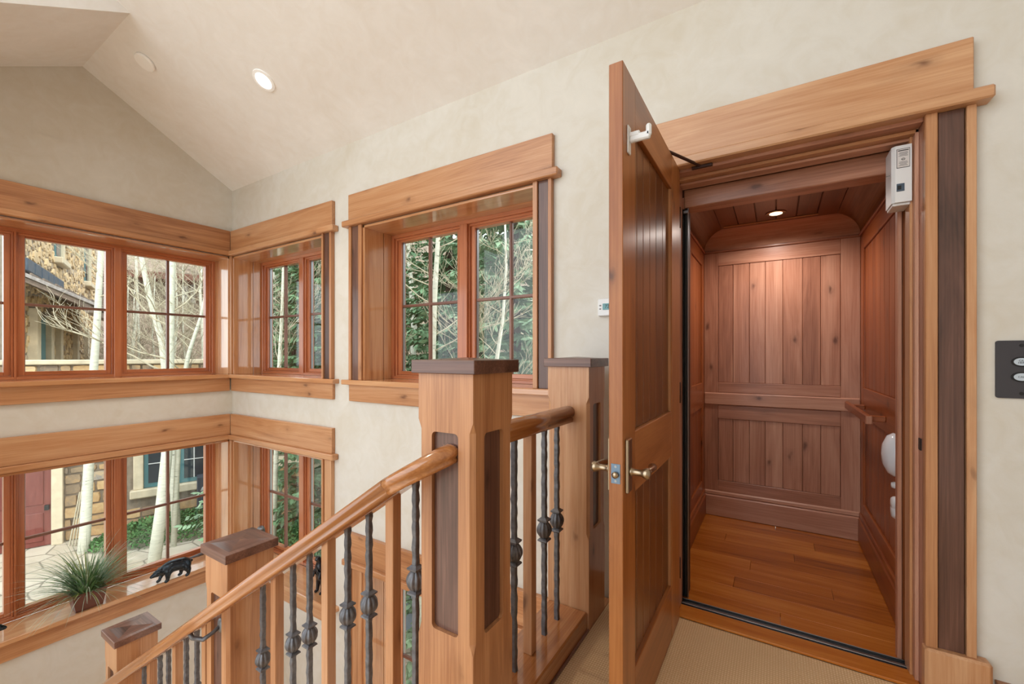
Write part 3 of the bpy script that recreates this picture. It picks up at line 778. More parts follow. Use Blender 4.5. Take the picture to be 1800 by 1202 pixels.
def collar_mesh():
    bm = bmesh.new(); rings = []
    for hw, z in ((.012, -.010), (.021, -.003), (.022, .003), (.014, .009), (.011, .012)):
        rings.append([bm.verts.new((sx*hw, sy*hw, z)) for sx, sy in ((1, 1), (-1, 1), (-1, -1), (1, -1))])
    for A, B in zip(rings, rings[1:]):
        for k in range(4): bm.faces.new((A[k], A[(k+1) % 4], B[(k+1) % 4], B[k]))
    bm.faces.new(rings[0]); bm.faces.new(rings[-1])
    bmesh.ops.recalc_face_normals(bm, faces=bm.faces)
    me = bpy.data.meshes.new('collar'); bm.to_mesh(me); bm.free(); me.materials.append(M_IRON); return me
KN, CO = knuckle_mesh(), collar_mesh()
BARS = {}
def iron_baluster(parent, x, y, ztop, length, drop, seed):
    key = (round(length, 2), seed % 3)
    if key not in BARS: BARS[key] = iron_bar_mesh(length, 0, seed)
    o = bpy.data.objects.new('iron_baluster', BARS[key]); put(o, parent); o.location = Vector((x, y, ztop))-org(parent)
    ORG[o.name] = Vector((x, y, ztop))
    for nm, me, dz, fl in (('ball', KN, -drop, 0), ('collar', CO, -drop+.042, 0), ('collar', CO, -drop-.042, PI)):
        c = bpy.data.objects.new(nm, me); put(c, o); c.location = (0, 0, dz); c.rotation_euler = (fl, 0, 0)
def wood_baluster(parent, x, y, ztop, length, slope=0):
    bm = bmesh.new(); add_box(bm, (x-.02, y-.02, ztop-length), (x+.02, y+.02, ztop+.03), .002)
    finish('wood_baluster', bm, wood('honey', 2), parent)
RAILPROF = [(-.022, -.032), (.022, -.032), (.026, -.020), (.022, -.012), (.030, -.002), (.034, .010), (.031, .022), (.022, .031), (.010, .035), (0, .036), (-.010, .035), (-.022, .031), (-.031, .022), (-.034, .010), (-.030, -.002), (-.022, -.012), (-.026, -.020)]
# upper landing guard rail (runs along y)
U = thing('landing_railing', (-.84, -.68, 0), 'level guard rail with iron and wood balusters between the two upper newels', 'railing')
bm = bmesh.new(); sweep(bm, [(-.842, -1.02, 1.0), (-.842, -.33, 1.0)], [(a*1.08, b*1.12) for a, b in RAILPROF])
finish('handrail', bm, wood('rail', 1), U, True)
box('base_shoe', (-.945, -1.016, 0), (-.742, -.334, .088), 'rail', U, .006)
box('base_moulding', (-.742, -1.016, 0), (-.734, -.334, .012), 'walnut', U, .002)
for y, k in ((-.938, 'w'), (-.825, 'i'), (-.705, 'w'), (-.578, 'i'), (-.455, 'i')):
    if k == 'i': iron_baluster(U, -.842, y, .97, .882, .435, int(-y*100))
    else: wood_baluster(U, -.842, y, .965, .877)
# sloping guard rails between the newels on the stair side
PITCH = .655
GB0 = lambda x: .819+PITCH*(x+1.091)          # underside of the guard rail
def flight(xa, xb, items, label):
    T = thing('stair_railing', ((xa+xb)/2, NY, GB0((xa+xb)/2)-.9), label, 'railing', 'sloping stair railings')
    bm = bmesh.new(); sweep(bm, [(xa, NY, GB0(xa)+.026), (xb, NY, GB0(xb)+.026)], [(-.03, -.0218), (.03, -.0218), (.03, .012), (.022, .02), (-.022, .02), (-.03, .012)])
    finish('guard_rail', bm, wood('rail', 3), T)
    bm = bmesh.new(); sweep(bm, [(xa, NY, GB0(xa)-1.02), (xb, NY, GB0(xb)-1.02)], [(-.04, -.18), (.04, -.18), (.04, .14), (-.04, .14)])
    finish('stringer', bm, wood('honey', 3), T)
    for x, k in items:
        if k == 'i': iron_baluster(T, x, NY, GB0(x)+.01, .90, .347, int(-x*100))
        else: wood_baluster(T, x, NY, GB0(x), .90)
flight(-.945, -2.14, [(-1.06, 'i'), (-1.171, 'w'), (-1.30, 'i'), (-1.424, 'i'), (-1.544, 'w'), (-1.673, 'i'), (-1.793, 'i'), (-1.918, 'w'), (-2.037, 'i')],
       'sloping baluster section left of the tall newel post')
flight(-2.348, -3.548, [(-2.465, 'i'), (-2.585, 'w'), (-2.706, 'i'), (-2.836, 'i'), (-2.95, 'w'), (-3.074, 'i'), (-3.193, 'i'), (-3.317, 'w'), (-3.443, 'i')],
       'lowest baluster section at the bottom left under the handrail')
# continuous handrail in front of the newels, turning into the tall post
HYR = -1.32
HT = lambda x: .854+PITCH*(x+1.084)-.036      # rail axis
HR = thing('stair_handrail', (-2.3, HYR, -1.0), 'long honey wood handrail sloping down to the lower left on iron brackets', 'handrail')
pts = [(-4.55, HYR, HT(-4.55)), (-3.5, HYR, HT(-3.5)), (-2.3, HYR, HT(-2.3)), (-.965, HYR, HT(-.965))]
bm = bmesh.new(); HP = [(a*1.0, b*.80) for a, b in RAILPROF]; sweep(bm, pts, HP); finish('rail', bm, wood('rail', 3), HR, True)
x0, z0 = -.965, HT(-.965)
pt2 = [(x0, HYR, z0)]
for k in range(1, 11):
    a = k/10*PI/2
    pt2.append((x0+.14*math.sin(a), HYR+.100*(1-math.cos(a)), z0+.092*math.sin(a*.9)/math.sin(PI*.45)))
pt2.append((pt2[-1][0]+.002, -1.212, pt2[-1][2]+.001))
bm = bmesh.new(); sweep(bm, pt2, HP); finish('rail_turn', bm, wood('rail', 0), HR, True)
for xb in (-2.225, -3.63):
    zr = HT(xb-.06)-.035
    bm = bmesh.new()
    yf = NY-.0935
    tube(bm, [(xb, yf, zr+.012), (xb-.004, yf-.035, zr-.008), (xb-.012, yf-.07, zr-.022), (xb-.03, HYR+.035, zr-.026), (xb-.05, HYR+.008, zr-.012), (xb-.06, HYR, zr+.012)], [.009, .009, .010, .010, .010, .009], 10)
    br = finish('bracket', bm, M_IRON, HR, True)
    bm = bmesh.new(); lathe(bm, [(.030, 0), (.028, -.006), (.012, -.010), (.001, -.011)], (xb, yf, zr+.012), 1, 20); bmesh.ops.scale(bm, vec=(.8, 1, 1.15), space=Matrix.Translation((-xb, -yf, -(zr+.012))), verts=bm.verts)
    finish('rosette', bm, simple('grey_iron', srgb(128, 130, 132), .45, .5), br, True)
# the stair itself (carpeted treads on the camera side of the railing)
ST = thing('staircase', (-2.5, -1.75, LOW), 'carpeted stair descending to the left below the railing', 'stairs')
for k in range(1, 16):
    x = -.735-.275*(k-1)
    if x-.29 < XE+.0: break
    box('tread', (x, -1.17, -.18*k-.05), (x-.30, -2.40, -.18*k), M_CARPET, ST, .01)
    box('riser', (x-.002, -1.17, -.18*k), (x+.018, -2.40, -.18*(k-1)-.05), M_CARPET, ST, 0)

# ------------------------------------------------------------------ ceiling fittings
nrm = Vector((0, SLOPE, 1)).normalized()
def ceil_disc(name, p, r, label, cat, lit):
    p = Vector(p); p.z = cz(p.y)
    T = thing(name, p, label, cat)
    rot = nrm.to_track_quat('Z', 'Y').to_euler(); T.rotation_euler = rot
    bm = bmesh.new()
    if lit: lathe(bm, [(r*.74, -.006), (r*.76, -.010), (r, -.008), (r*1.02, 0), (r*.74, 0)], (0, 0, 0), 2, 32)
    else: lathe(bm, [(.001, -.024), (r*.95, -.024), (r, -.019), (r, -.004), (r*.9, -.004), (r*.9, 0)], (0, 0, 0), 2, 32)
    finish('trim_ring' if lit else 'cover', bm, simple('bright_white', srgb(250, 250, 250), .5), T, local=True)
    if lit:
        bm = bmesh.new(); lathe(bm, [(.001, -.0065), (r*.75, -.0065), (r*.75, -.004)], (0, 0, 0), 2, 28)
        finish('lens', bm, emit('lamp_lens', (1, .93, .82, 1), 2.2), T, local=True)
        ld = bpy.data.lights.new('recessed_lamp', 'SPOT'); ld.energy = 40; ld.color = (1, .86, .68); ld.shadow_soft_size = .05; ld.spot_size = 2.2; ld.spot_blend = .5
        lo = bpy.data.objects.new('lamp_light', ld); put(lo, T); lo.location = (0, 0, -.03)
ceil_disc('recessed_light', (-3.145, -.528, 0), .078, 'lit recessed downlight with white ring in the sloping ceiling', 'downlight', True)
ceil_disc('ceiling_cover', (-4.04, -.925, 0), .066, 'round white blank cover high in the sloping ceiling', 'cover plate', False)

# ------------------------------------------------------------------ things on the sills
def skin(name, verts, edges, rads, mat, parent, sub=2, flat=None):
    me = bpy.data.meshes.new(name); me.from_pydata([Vector(v) for v in verts], edges, [])
    o = bpy.data.objects.new('tmp', me); COL.objects.link(o)
    md = o.modifiers.new('s', 'SKIN'); md.use_smooth_shade = True
    for v, r in zip(me.skin_vertices[0].data, rads): v.radius = (r, r) if not isinstance(r, tuple) else r
    me.skin_vertices[0].data[0].use_root = True
    sd = o.modifiers.new('u', 'SUBSURF'); sd.levels = sub; sd.render_levels = sub
    dg = bpy.context.evaluated_depsgraph_get(); out = bpy.data.meshes.new_from_object(o.evaluated_get(dg))
    bpy.data.objects.remove(o)
    out.materials.clear(); out.materials.append(mat)
    for p in out.polygons: p.use_smooth = True
    ob = bpy.data.objects.new(name, out); put(ob, parent); return ob
BEAR = {}
def bear(loc, rz, label, s=1.0):
    T = thing('bear_figurine', loc, label, 'figurine', 'bronze bear figurines on the sill', rotz=rz); T.scale = (s, s, s)
    # facing +x, length about 0.25: blended balls (x, y, z, radius)
    B = [(-.075, 0, .112, .050), (-.035, 0, .120, .052), (.010, 0, .122, .052), (.048, 0, .122, .050), (.085, 0, .112, .036), (.118, 0, .100, .032), (.140, 0, .092, .025), (.160, 0, .083, .016), (.171, 0, .079, .012), (-.122, 0, .122, .010),
         (.112, .022, .128, .010), (.112, -.022, .128, .010)]
    for pts in ([(.055, .026, .090, .028), (.060, .030, .062, .022), (.060, .030, .038, .017), (.064, .030, .018, .015), (.074, .030, .010, .013)],
                [(.062, -.026, .090, .028), (.086, -.030, .064, .021), (.100, -.030, .040, .016), (.108, -.030, .018, .014), (.120, -.030, .010, .013)],
                [(-.072, .028, .088, .034), (-.090, .032, .058, .023), (-.092, .032, .036, .016), (-.088, .032, .016, .014), (-.076, .032, .010, .013)],
                [(-.068, -.028, .088, .034), (-.056, -.032, .058, .023), (-.052, -.032, .036, .016), (-.048, -.032, .016, .014), (-.036, -.032, .010, .013)]): B += pts
    if 'bear' not in BEAR:
        mb = bpy.data.metaballs.new('bear'); mb.resolution = .006; mb.threshold = .6
        for x, y, z, r in B:
            e = mb.elements.new(); e.co = (x, y, z); e.radius = r/.62
        mo = bpy.data.objects.new('bear_shape', mb); COL.objects.link(mo); bpy.context.view_layer.update()
        me = bpy.data.meshes.new_from_object(mo.evaluated_get(bpy.context.evaluated_depsgraph_get())); bpy.data.objects.remove(mo)
        zmin = min(v.co.z for v in me.vertices)
        for v in me.vertices: v.co.z -= zmin
        me.materials.clear(); me.materials.append(M_BRONZE)
        for p in me.polygons: p.use_smooth = True
        BEAR['bear'] = me
    ob = bpy.data.objects.new('body', BEAR['bear']); put(ob, T)
bear((-4.66, -.515, -.757), -PI/2-.12, 'dark bronze walking bear figurine on the lower left sill beside the plant')
bear((-4.71, -1.69, -.757), PI/2, 'second bronze bear whose nose enters at the left picture edge')
T = thing('standing_figurine', (-3.33, .05, -.76), 'black standing animal figurine on the corner sill seen between balusters', 'figurine')
skin('body', [(0, 0, .17), (0, 0, .225), (.0, -.01, .275), (.0, -.03, .305), (0, -.055, .298), (-.03, 0, .12), (-.032, -.005, .06), (-.034, -.012, .014), (-.034, -.04, .010), (.03, 0, .12), (.032, -.005, .06), (.034, -.012, .014), (.034, -.04, .010), (-.04, -.03, .19), (-.045, -.05, .14), (.04, -.03, .19), (.045, -.05, .14)],
     [(0, 1), (1, 2), (2, 3), (3, 4), (0, 5), (5, 6), (6, 7), (7, 8), (0, 9), (9, 10), (10, 11), (11, 12), (1, 13), (13, 14), (1, 15), (15, 16)],
     [.045, .042, .03, .028, .014, .026, .018, .014, .01, .026, .018, .014, .01, .016, .011, .016, .011], simple('black_gloss', srgb(22, 24, 30), .2), T)
T = thing('bird_figurine', (-4.42, .10, -.76), 'small grey bird figurine showing just above the sloping newel cap', 'figurine')
skin('body', [(0, 0, .012), (0, 0, .08), (.005, 0, .15), (.02, 0, .20), (.03, 0, .232), (.06, 0, .226), (-.05, 0, .10), (-.10, 0, .05)], [(0, 1), (1, 2), (2, 3), (3, 4), (4, 5), (1, 6), (6, 7)],
     [.022, .03, .042, .034, .026, .007, .022, .010], simple('pewter', srgb(120, 122, 124), .35, .6), T)
T.scale = (1.38, 1.38, 1.38)
# potted grass
PL = thing('potted_grass', (-4.765, -1.075, -.757), 'tufted green grass plant in a square brown pot on the lower left sill', 'plant')
M_POT = simple('brown_glaze', srgb(96, 52, 40), .35, 0, 6, .15)
px_, py_, pz_ = -4.765, -1.075, -.757
bm = bmesh.new(); rg = []
for h, hx, hy in ((0, .062, .080), (.140, .078, .104), (.140, .070, .096), (.112, .068, .093)):
    rg.append([bm.verts.new((px_+sx*hx, py_+sy*hy, pz_+h)) for sx, sy in ((1, 1), (-1, 1), (-1, -1), (1, -1))])
for A, B in zip(rg, rg[1:]):
    for k in range(4): bm.faces.new((A[k], A[(k+1) % 4], B[(k+1) % 4], B[k]))
bm.faces.new(rg[0]); bm.faces.new(rg[-1]); finish('pot', bm, M_POT, PL)
box('soil', (px_-.06, py_-.083, pz_+.095), (px_+.06, py_+.083, pz_+.112), simple('moss', srgb(150, 140, 110), .95, 0, 60, .4, .5), PL, 0)
def blades(name, n, mat, seed, lmin, lmax, spread, droop, w):
    rnd = random.Random(seed); bm = bmesh.new()
    for i in range(n):
        a = rnd.uniform(0, 2*PI); r0 = rnd.uniform(0, .05); L_ = rnd.uniform(lmin, lmax); tilt = rnd.uniform(.05, spread)
        base = Vector((px_+r0*math.cos(a), py_+r0*1.3*math.sin(a), pz_+.10)); out = Vector((math.cos(a), math.sin(a), 0)); side = Vector((-out.y, out.x, 0))
        prev = None; K = 6; p = base.copy(); ang = tilt
        for k in range(K+1):
            ww = w*(1-k/K)**.7+.0003; s_ = [bm.verts.new(p+side*ww), bm.verts.new(p-side*ww)]
            for v in s_:
                if v.co.x < -5.02: v.co.x = -5.02
                v.co.z = max(v.co.z, pz_+.004)
            if prev: bm.faces.new((prev[0], prev[1], s_[1], s_[0]))
            prev = s_; p = p+(out*math.sin(ang)+Vector((0, 0, math.cos(ang))))*L_/K; ang += droop*rnd.uniform(.5, 1.3)/K*3
    return finish(name, bm, mat, PL, kind='stuff')
blades('grass_blades', 330, simple('grass_green', srgb(96, 132, 84), .6, 0, 9, .4), 1, .20, .42, .95, .32, .0048)
blades('pale_blades', 230, simple('grass_pale', srgb(168, 182, 160), .6, 0, 9, .25), 2, .30, .56, 1.25, .36, .0026)
blades('yellow_blades', 70, simple('grass_yellow', srgb(158, 162, 78), .6, 0, 9, .25), 3, .24, .44, 1.2, .28, .003)

# ------------------------------------------------------------------ outdoors
box('ground', (-60, -40, LOW-.3), (30, 60, LOW-.14), M_GROUND, kind='structure', bev=0, label='flagstone ground outside the windows')
bm = bmesh.new(); GN = 40; vv = {}
for i in range(GN+1):
    for j in range(GN+1):
        a = math.radians(30+150*i/GN); r = 17+48*(j/GN)
        p = Vector((r*math.cos(a)*1.0-4, r*math.sin(a)*.9+1.0, 0)); h = (j/GN)**.8*23
        p.z = LOW-.4+h+1.2*noise.noise(p*.12)*min(1, j/4); vv[i, j] = bm.verts.new(p)
for i in range(GN):
    for j in range(GN): bm.faces.new((vv[i, j], vv[i+1, j], vv[i+1, j+1], vv[i, j+1]))
finish('hillside', bm, M_HILL, smooth=True, kind='structure', label='brown wooded hillside behind the trees')

# stone house across the court
e1 = Vector((.34, .94, 0)); HOUSE0 = Vector((-15.329, .766, 0)); HROT = math.atan2(.94, .34)
HS = thing('stone_house', HOUSE0, 'stone house with teal windows and red door seen through the left windows', 'building', rotz=HROT)
def hb(name, a, b, mat, parent=None, bev=.004, **kw): 
    bm = bmesh.new(); add_box(bm, a, b, bev); return finish(name, bm, autow(mat, a, b), parent or HS, local=True, **kw)
GZ = LOW-.14
hw_ = hb('wall', (.0, .08, GZ), (6.5, .5, 1.05), M_MORTAR)
hb('wall', (-5.5, .08, GZ), (-1.0, .5, 1.05), M_MORTAR); hb('wall', (-1.0, .08, -1.28), (.0, .5, 1.05), M_MORTAR)
hb('parapet_cap', (-5.5, -.05, 1.05), (6.5, .55, 1.17), M_SILLSTONE, bev=.02)
hb('terrace', (-5.5, .5, .45), (6.5, 3.2, .55), M_SILLSTONE)
dr = hb('red_door', (-1.0, .02, GZ+.02), (.0, .10, -1.28), 'reddoor', label='dark red panelled door')
for z0, z1 in ((-3.3, -2.6), (-2.4, -1.42)):
    for x0, x1 in ((-.9, -.56), (-.48, -.13)): hb('door_panel', (x0, -.005, z0), (x1, .03, z1), 'reddoor', dr, .02)
hb('door_handle', (-.11, -.06, -2.54), (-.03, .02, -2.42), M_BLACK, dr)
hb('stone_column', (.005, -.06, GZ), (.21, .1, -1.2), M_SILLSTONE, bev=.015); hb('stone_column', (-1.2, -.06, GZ), (-1.01, .1, -1.2), M_SILLSTONE)
hb('lintel', (-1.3, -.08, -1.2), (.35, .1, -.95), M_SILLSTONE)
# teal window with columns and sill
hb('stone_column', (1.53, -.06, -2.37), (1.74, .1, -.5), M_SILLSTONE, bev=.015)
hb('window_sill', (1.46, -.14, -2.60), (4.2, .1, -2.37), M_SILLSTONE, bev=.03)
tw = hb('teal_window', (1.745, .0, -2.36), (3.75, .09, -.55), M_TEAL)
for x0, x1 in ((1.84, 2.42), (2.62, 3.08), (3.14, 3.62)):
    hb('pane', (x0, -.012, -2.24), (x1, .01, -.65), M_DARKGLASS, tw, 0)
    for zz in (-1.72, -1.2): hb('glazing_bar', (x0, -.02, zz), (x1, -.005, zz+.022), M_WHITE, tw, 0)
    hb('glazing_bar', ((x0+x1)/2-.011, -.02, -2.24), ((x0+x1)/2+.011, -.005, -.65), M_WHITE, tw, 0)
def stones(parent, x0, x1, z0, z1, y, holes, seed, axis='x', rowh=(.14, .26), ww=(.2, .5), joined=None):
    rnd = random.Random(seed); z = z0
    while z < z1-.04:
        h = min(rnd.uniform(*rowh), z1-z); x = x0+rnd.uniform(-.2, 0)
        while x < x1:
            wd = rnd.uniform(*ww); a, b = max(x, x0), min(x+wd, x1); x += wd
            if b-a < .05 or any(hx0 < b and a < hx1 and hz0 < z+h and z < hz1 for hx0, hx1, hz0, hz1 in holes): continue
            j = lambda: rnd.uniform(-.022, .022); g = .012
            q = [(a+g+abs(j()), z+g+abs(j())), ((a+b)/2, z+g+j()*.5), (b-g-abs(j()), z+g+abs(j())), (b-g, z+h/2), (b-g-abs(j()), z+h-g-abs(j())), ((a+b)/2, z+h-g+j()*.5), (a+g+abs(j()), z+h-g-abs(j())), (a+g, z+h/2)]
            dp_ = rnd.uniform(.02, .07)
            bm = joined if joined is not None else bmesh.new()
            def P3(p, d): return (p[0], y-d, p[1]) if axis == 'x' else (y+d, p[0], p[1])
            B0 = [bm.verts.new(P3(p, -.01)) for p in q]; c_ = Vector(((a+b)/2, z+h/2))
            F0 = [bm.verts.new(P3(((p[0]-c_.x)*.9+c_.x, (p[1]-c_.y)*.88+c_.y), dp_)) for p in q]
            bm.faces.new(F0)
            for k in range(8): bm.faces.new((B0[k], B0[(k+1) % 8], F0[(k+1) % 8], F0[k]))
            if joined is None: finish('stone', bm, M_STONE, parent, local=True)
        z += h
stones(hw_, -3.0, 5.6, .50, 1.05, .08, [], 4)
stones(hw_, .21, 4.3, GZ, -.6, .08, [(1.45, 4.3, -2.6, -.5)], 5, rowh=(.18, .34), ww=(.22, .55))
# upper wing running away behind the terrace
HX = -.79; Y0 = 1.91
hb('wing_wall', (HX-3, Y0-1.2, .55), (HX, Y0+13, 9.0), M_MORTAR)
bm = bmesh.new(); rw = random.Random(9); whole = [(Y0+3.4, Y0+4.8, 4.4, 7), (Y0+9.4, Y0+10.9, 4.4, 6.8), (Y0+.6, Y0+3.2, .6, 2.7)]
yy = Y0-1.0
while yy < Y0+13:
    zz_ = .65
    while zz_ < 7.8:
        cy, cz_ = yy+rw.uniform(-.09, .09), zz_+rw.uniform(-.07, .07)
        if not any(a < cy < b and c < cz_ < d for a, b, c, d in whole):
            ry, rz = rw.uniform(.09, .24), rw.uniform(.05, .15); th = rw.uniform(-.6, .6); dp_ = rw.uniform(.01, .06); A, B = [], []
            for k in range(6):
                an = 2*PI*k/6+rw.uniform(-.3, .3); u_, v_ = ry*math.cos(an), rz*math.sin(an); u_, v_ = u_*math.cos(th)-v_*math.sin(th), u_*math.sin(th)+v_*math.cos(th)
                A.append(bm.verts.new((HX-.01, cy+u_, cz_+v_))); B.append(bm.verts.new((HX+dp_, cy+u_*.85, cz_+v_*.85)))
            bm.faces.new(B)
            for k in range(6): bm.faces.new((A[k], A[(k+1) % 6], B[(k+1) % 6], B[k]))
        zz_ += .19
    yy += .25
finish('wing_stones', bm, stone_mat('wing_stone', [srgb(150, 134, 116), srgb(196, 170, 132), srgb(222, 194, 150), srgb(170, 156, 140)]), HS, local=True, kind='stuff')
for ya, yb_, z0, z1 in ((Y0+3.55, Y0+4.45, 4.6, 6.8), (Y0+9.6, Y0+10.6, 4.6, 6.6)):
    hb('wing_sill', (HX-.1, ya-.15, 4.40), (HX+.24, yb_+.3, 4.62), M_SILLSTONE, bev=.03)
    ww_ = hb('wing_window', (HX-.1, ya, z0), (HX+.03, yb_, z1), M_TEAL); hb('pane', (HX+.02, ya+.1, z0+.1), (HX+.04, yb_-.1, z1-.1), M_DARKGLASS, ww_, 0)
    hb('stone_column', (HX-.1, yb_, 4.6), (HX+.10, yb_+.22, z1), M_SILLSTONE)
hb('stone_column', (HX-.05, Y0+.2, .65), (HX+.2, Y0+.6, 2.6), M_SILLSTONE)
for ya, yb_ in ((Y0+.72, Y0+2.0), (Y0+2.8, Y0+3.15)):
    tdo = hb('teal_shutter', (HX-.05, ya, .65), (HX+.06, yb_, 2.45), M_TEAL); hb('shutter_rib', (HX+.06, (ya+yb_)/2-.02, .65), (HX+.075, (ya+yb_)/2+.02, 2.45), M_TEAL, tdo)
for ya in (Y0+2.1, Y0+3.5, Y0+6.6, Y0+9.2): hb('stone_column', (HX-.05, ya, .65), (HX+.18, ya+.35, 2.5), M_SILLSTONE, bev=.015)
# shed roof over the terrace
bm = bmesh.new()
prism(bm, [(HX, 3.50), (HX+1.5, 2.72), (HX+1.5, 2.64), (HX, 3.40)], 1, Y0-1.2, Y0+8.3)
rf = finish('shed_roof', bm, M_ROOF, HS, local=True)
for k in range(13):
    y = Y0-1.1+.72*k; bm = bmesh.new()
    prism(bm, [(HX, 3.38), (HX+1.42, 2.63), (HX+1.42, 2.53), (HX, 3.26)], 1, y, y+.13); finish('rafter', bm, M_DARKWOODX, rf, local=True)
for k in range(7):
    z = 3.24-.105*k; bm = bmesh.new()
    sweep(bm, [(HX+.1+.22*k, Y0-1.2, 3.47-.114*k), (HX+.1+.22*k, Y0+8.3, 3.47-.114*k)], [(-.02, -.02), (.02, -.02), (.02, .03), (-.02, .03)]); finish('roof_course', bm, M_DARKWOODX, rf, local=True)
hb('eave_beam', (HX+1.30, Y0-1.2, 2.44), (HX+1.46, Y0+8.3, 2.6), M_DARKWOODX, rf)
for k in range(6): hb('snow_guard', (HX+.10, Y0-.9+.78*k, 3.48), (HX+.22, Y0-.24+.78*k, 3.82), M_BLUEGREY, rf, .02)
# house far behind with brown timber front
FH = thing('timber_house', (-30, 15, GZ), 'brown timber house far behind the bare trees', 'building', rotz=math.radians(60))
def fb(name, a, b, mat, parent=None, bev=.01): return hb(name, a, b, mat, parent or FH, bev)
M_BROWN = simple('brown_siding', srgb(120, 100, 86), .9, 0, 3, .3); M_TAN = simple('tan_post', srgb(206, 170, 132), .8, 0, 4, .2); M_RUST = simple('rust_roof', srgb(120, 82, 70), .9, 0, 6, .3)
fb('wall', (-9, 0, 0), (9, 5, 9.5), M_BROWN)
for x in (-7, -4.2, -1.2, 2, 5): fb('post', (x, -.4, 0), (x+.6, 0, 6.8), M_TAN)
for x in (-6, -3, .2, 3.4):
    for z in (1.5, 5.0):
        wn = fb('window', (x, -.1, z), (x+1.4, .05, z+1.6), M_TAN); fb('pane', (x+.15, -.14, z+.15), (x+1.25, -.08, z+1.45), M_DARKGLASS, wn, 0)
fb('balcony', (-8, -1.2, 4.2), (8, 0, 4.5), M_TAN); fb('roof', (-10, -1.6, 9.4), (10, 6, 9.8), M_RUST)

# ---- trees
def tree_meshes(seed, trunk, r0, nb, blen, twigs, up=.5, start=.25):
    """trunk: list of points; returns bmesh of trunk and of branches"""
    rnd = random.Random(seed); bt, bb = bmesh.new(), bmesh.new()
    n = len(trunk); tube(bt, trunk, [r0*(1-.75*i/(n-1)) for i in range(n)], 10)
    T = [Vector(p) for p in trunk]
    def point(t):
        f = t*(n-1); i = min(int(f), n-2); return T[i].lerp(T[i+1], f-i)
    def branch(p, d, L_, r, lev):
        pts, q, dd = [p], p.copy(), d.normalized(); K = 5
        for k in range(K):
            dd = (dd+Vector((rnd.uniform(-.3, .3), rnd.uniform(-.3, .3), rnd.uniform(-.12, .28)))).normalized(); q = q+dd*L_/K; pts.append(q.copy())
        tube(bb, pts, [max(r*(1-.8*i/K), .0022) for i in range(K+1)], 5 if lev < 1 else 3)
        if lev < 2:
            for m in range(twigs+2 if lev == 0 else twigs):
                t = rnd.uniform(.25, 1); i = min(int(t*K), K-1); s_ = pts[i].lerp(pts[i+1], t*K-i)
                nd = (dd+Vector((rnd.uniform(-1, 1), rnd.uniform(-1, 1), rnd.uniform(-.3, .9)))).normalized(); branch(s_, nd, L_*rnd.uniform(.35, .6), r*.5, lev+1)
    for k in range(nb):
        t = start+(1-start)*k/nb*rnd.uniform(.92, 1.06); t = min(t, .99); a = rnd.uniform(0, 2*PI)
        branch(point(t), Vector((math.cos(a), math.sin(a), up)), blen*(1.15-t*.7)*rnd.uniform(.6, 1.2), r0*(1-.7*t)*.27, 0)
    return bt, bb
def aspen(name, trunk, r0, nb, blen, twigs, label, seed, mat=None, group='bare aspen trees outside', **kw):
    T = thing(name, Vector(trunk[0]), label, 'tree', group)
    bt, bb = tree_meshes(seed, trunk, r0, nb, blen, twigs, **kw)
    finish('trunk', bt, M_ASPEN, T, True); finish('branches', bb, mat or M_TWIG, T, True, kind='stuff'); return T
def gp(px, t): 
    p = at_depth(px, 800, t); p.z = GZ; return p
def line_tree(pxs, t):
    out = []
    for px, py in pxs: out.append(at_depth(px, py, t))
    return out
aspen('aspen_tree', [Vector((p.x, p.y, p.z)) for p in line_tree([(268, 1010), (283, 900), (293, 800), (297, 690), (299, 600), (301, 500), (304, 400), (306, 250), (306, 60)], 9.6)], .125, 16, 2.2, 5,
      'thick white aspen trunk before the stone house in the right pane', 21, start=.42)
aspen('aspen_tree', line_tree([(143, 1010), (150, 930), (157, 800), (164, 660), (171, 560), (177, 450), (180, 320), (186, 100)], 10.2), .12, 7, 1.6, 5, 'white aspen trunk beside the red door in the left pane', 22, start=.62)
aspen('aspen_tree', line_tree([(312, 980), (302, 760), (285, 600), (262, 520), (248, 450), (228, 330), (214, 160)], 10.9), .10, 14, 2.2, 5, 'leaning pale aspen crossing behind the thick trunk', 23, start=.4)
aspen('aspen_tree', line_tree([(305, 960), (318, 690), (332, 620), (352, 560), (372, 470), (380, 330)], 9.8), .06, 12, 1.8, 5, 'thin crooked aspen at the right edge of the left window', 24, start=.3)
aspen('aspen_tree', line_tree([(728, 1300), (744, 900), (760, 640), (764, 520), (770, 420), (774, 300), (776, 100)], 5.4), .055, 14, 1.6, 5, 'slim pale aspen in the left sash of the middle window', 25, start=.25)
aspen('aspen_tree', line_tree([(842, 1100), (862, 760), (872, 640), (884, 560), (890, 470), (886, 330)], 5.0), .035, 12, 1.3, 5, 'thin bare sapling in the right sash of the middle window', 26, start=.25)
aspen('aspen_tree', line_tree([(480, 1000), (488, 700), (492, 620), (496, 540), (499, 420), (500, 250)], 8.5), .05, 14, 1.6, 5, 'slim aspen seen through the corner window', 27, start=.25)
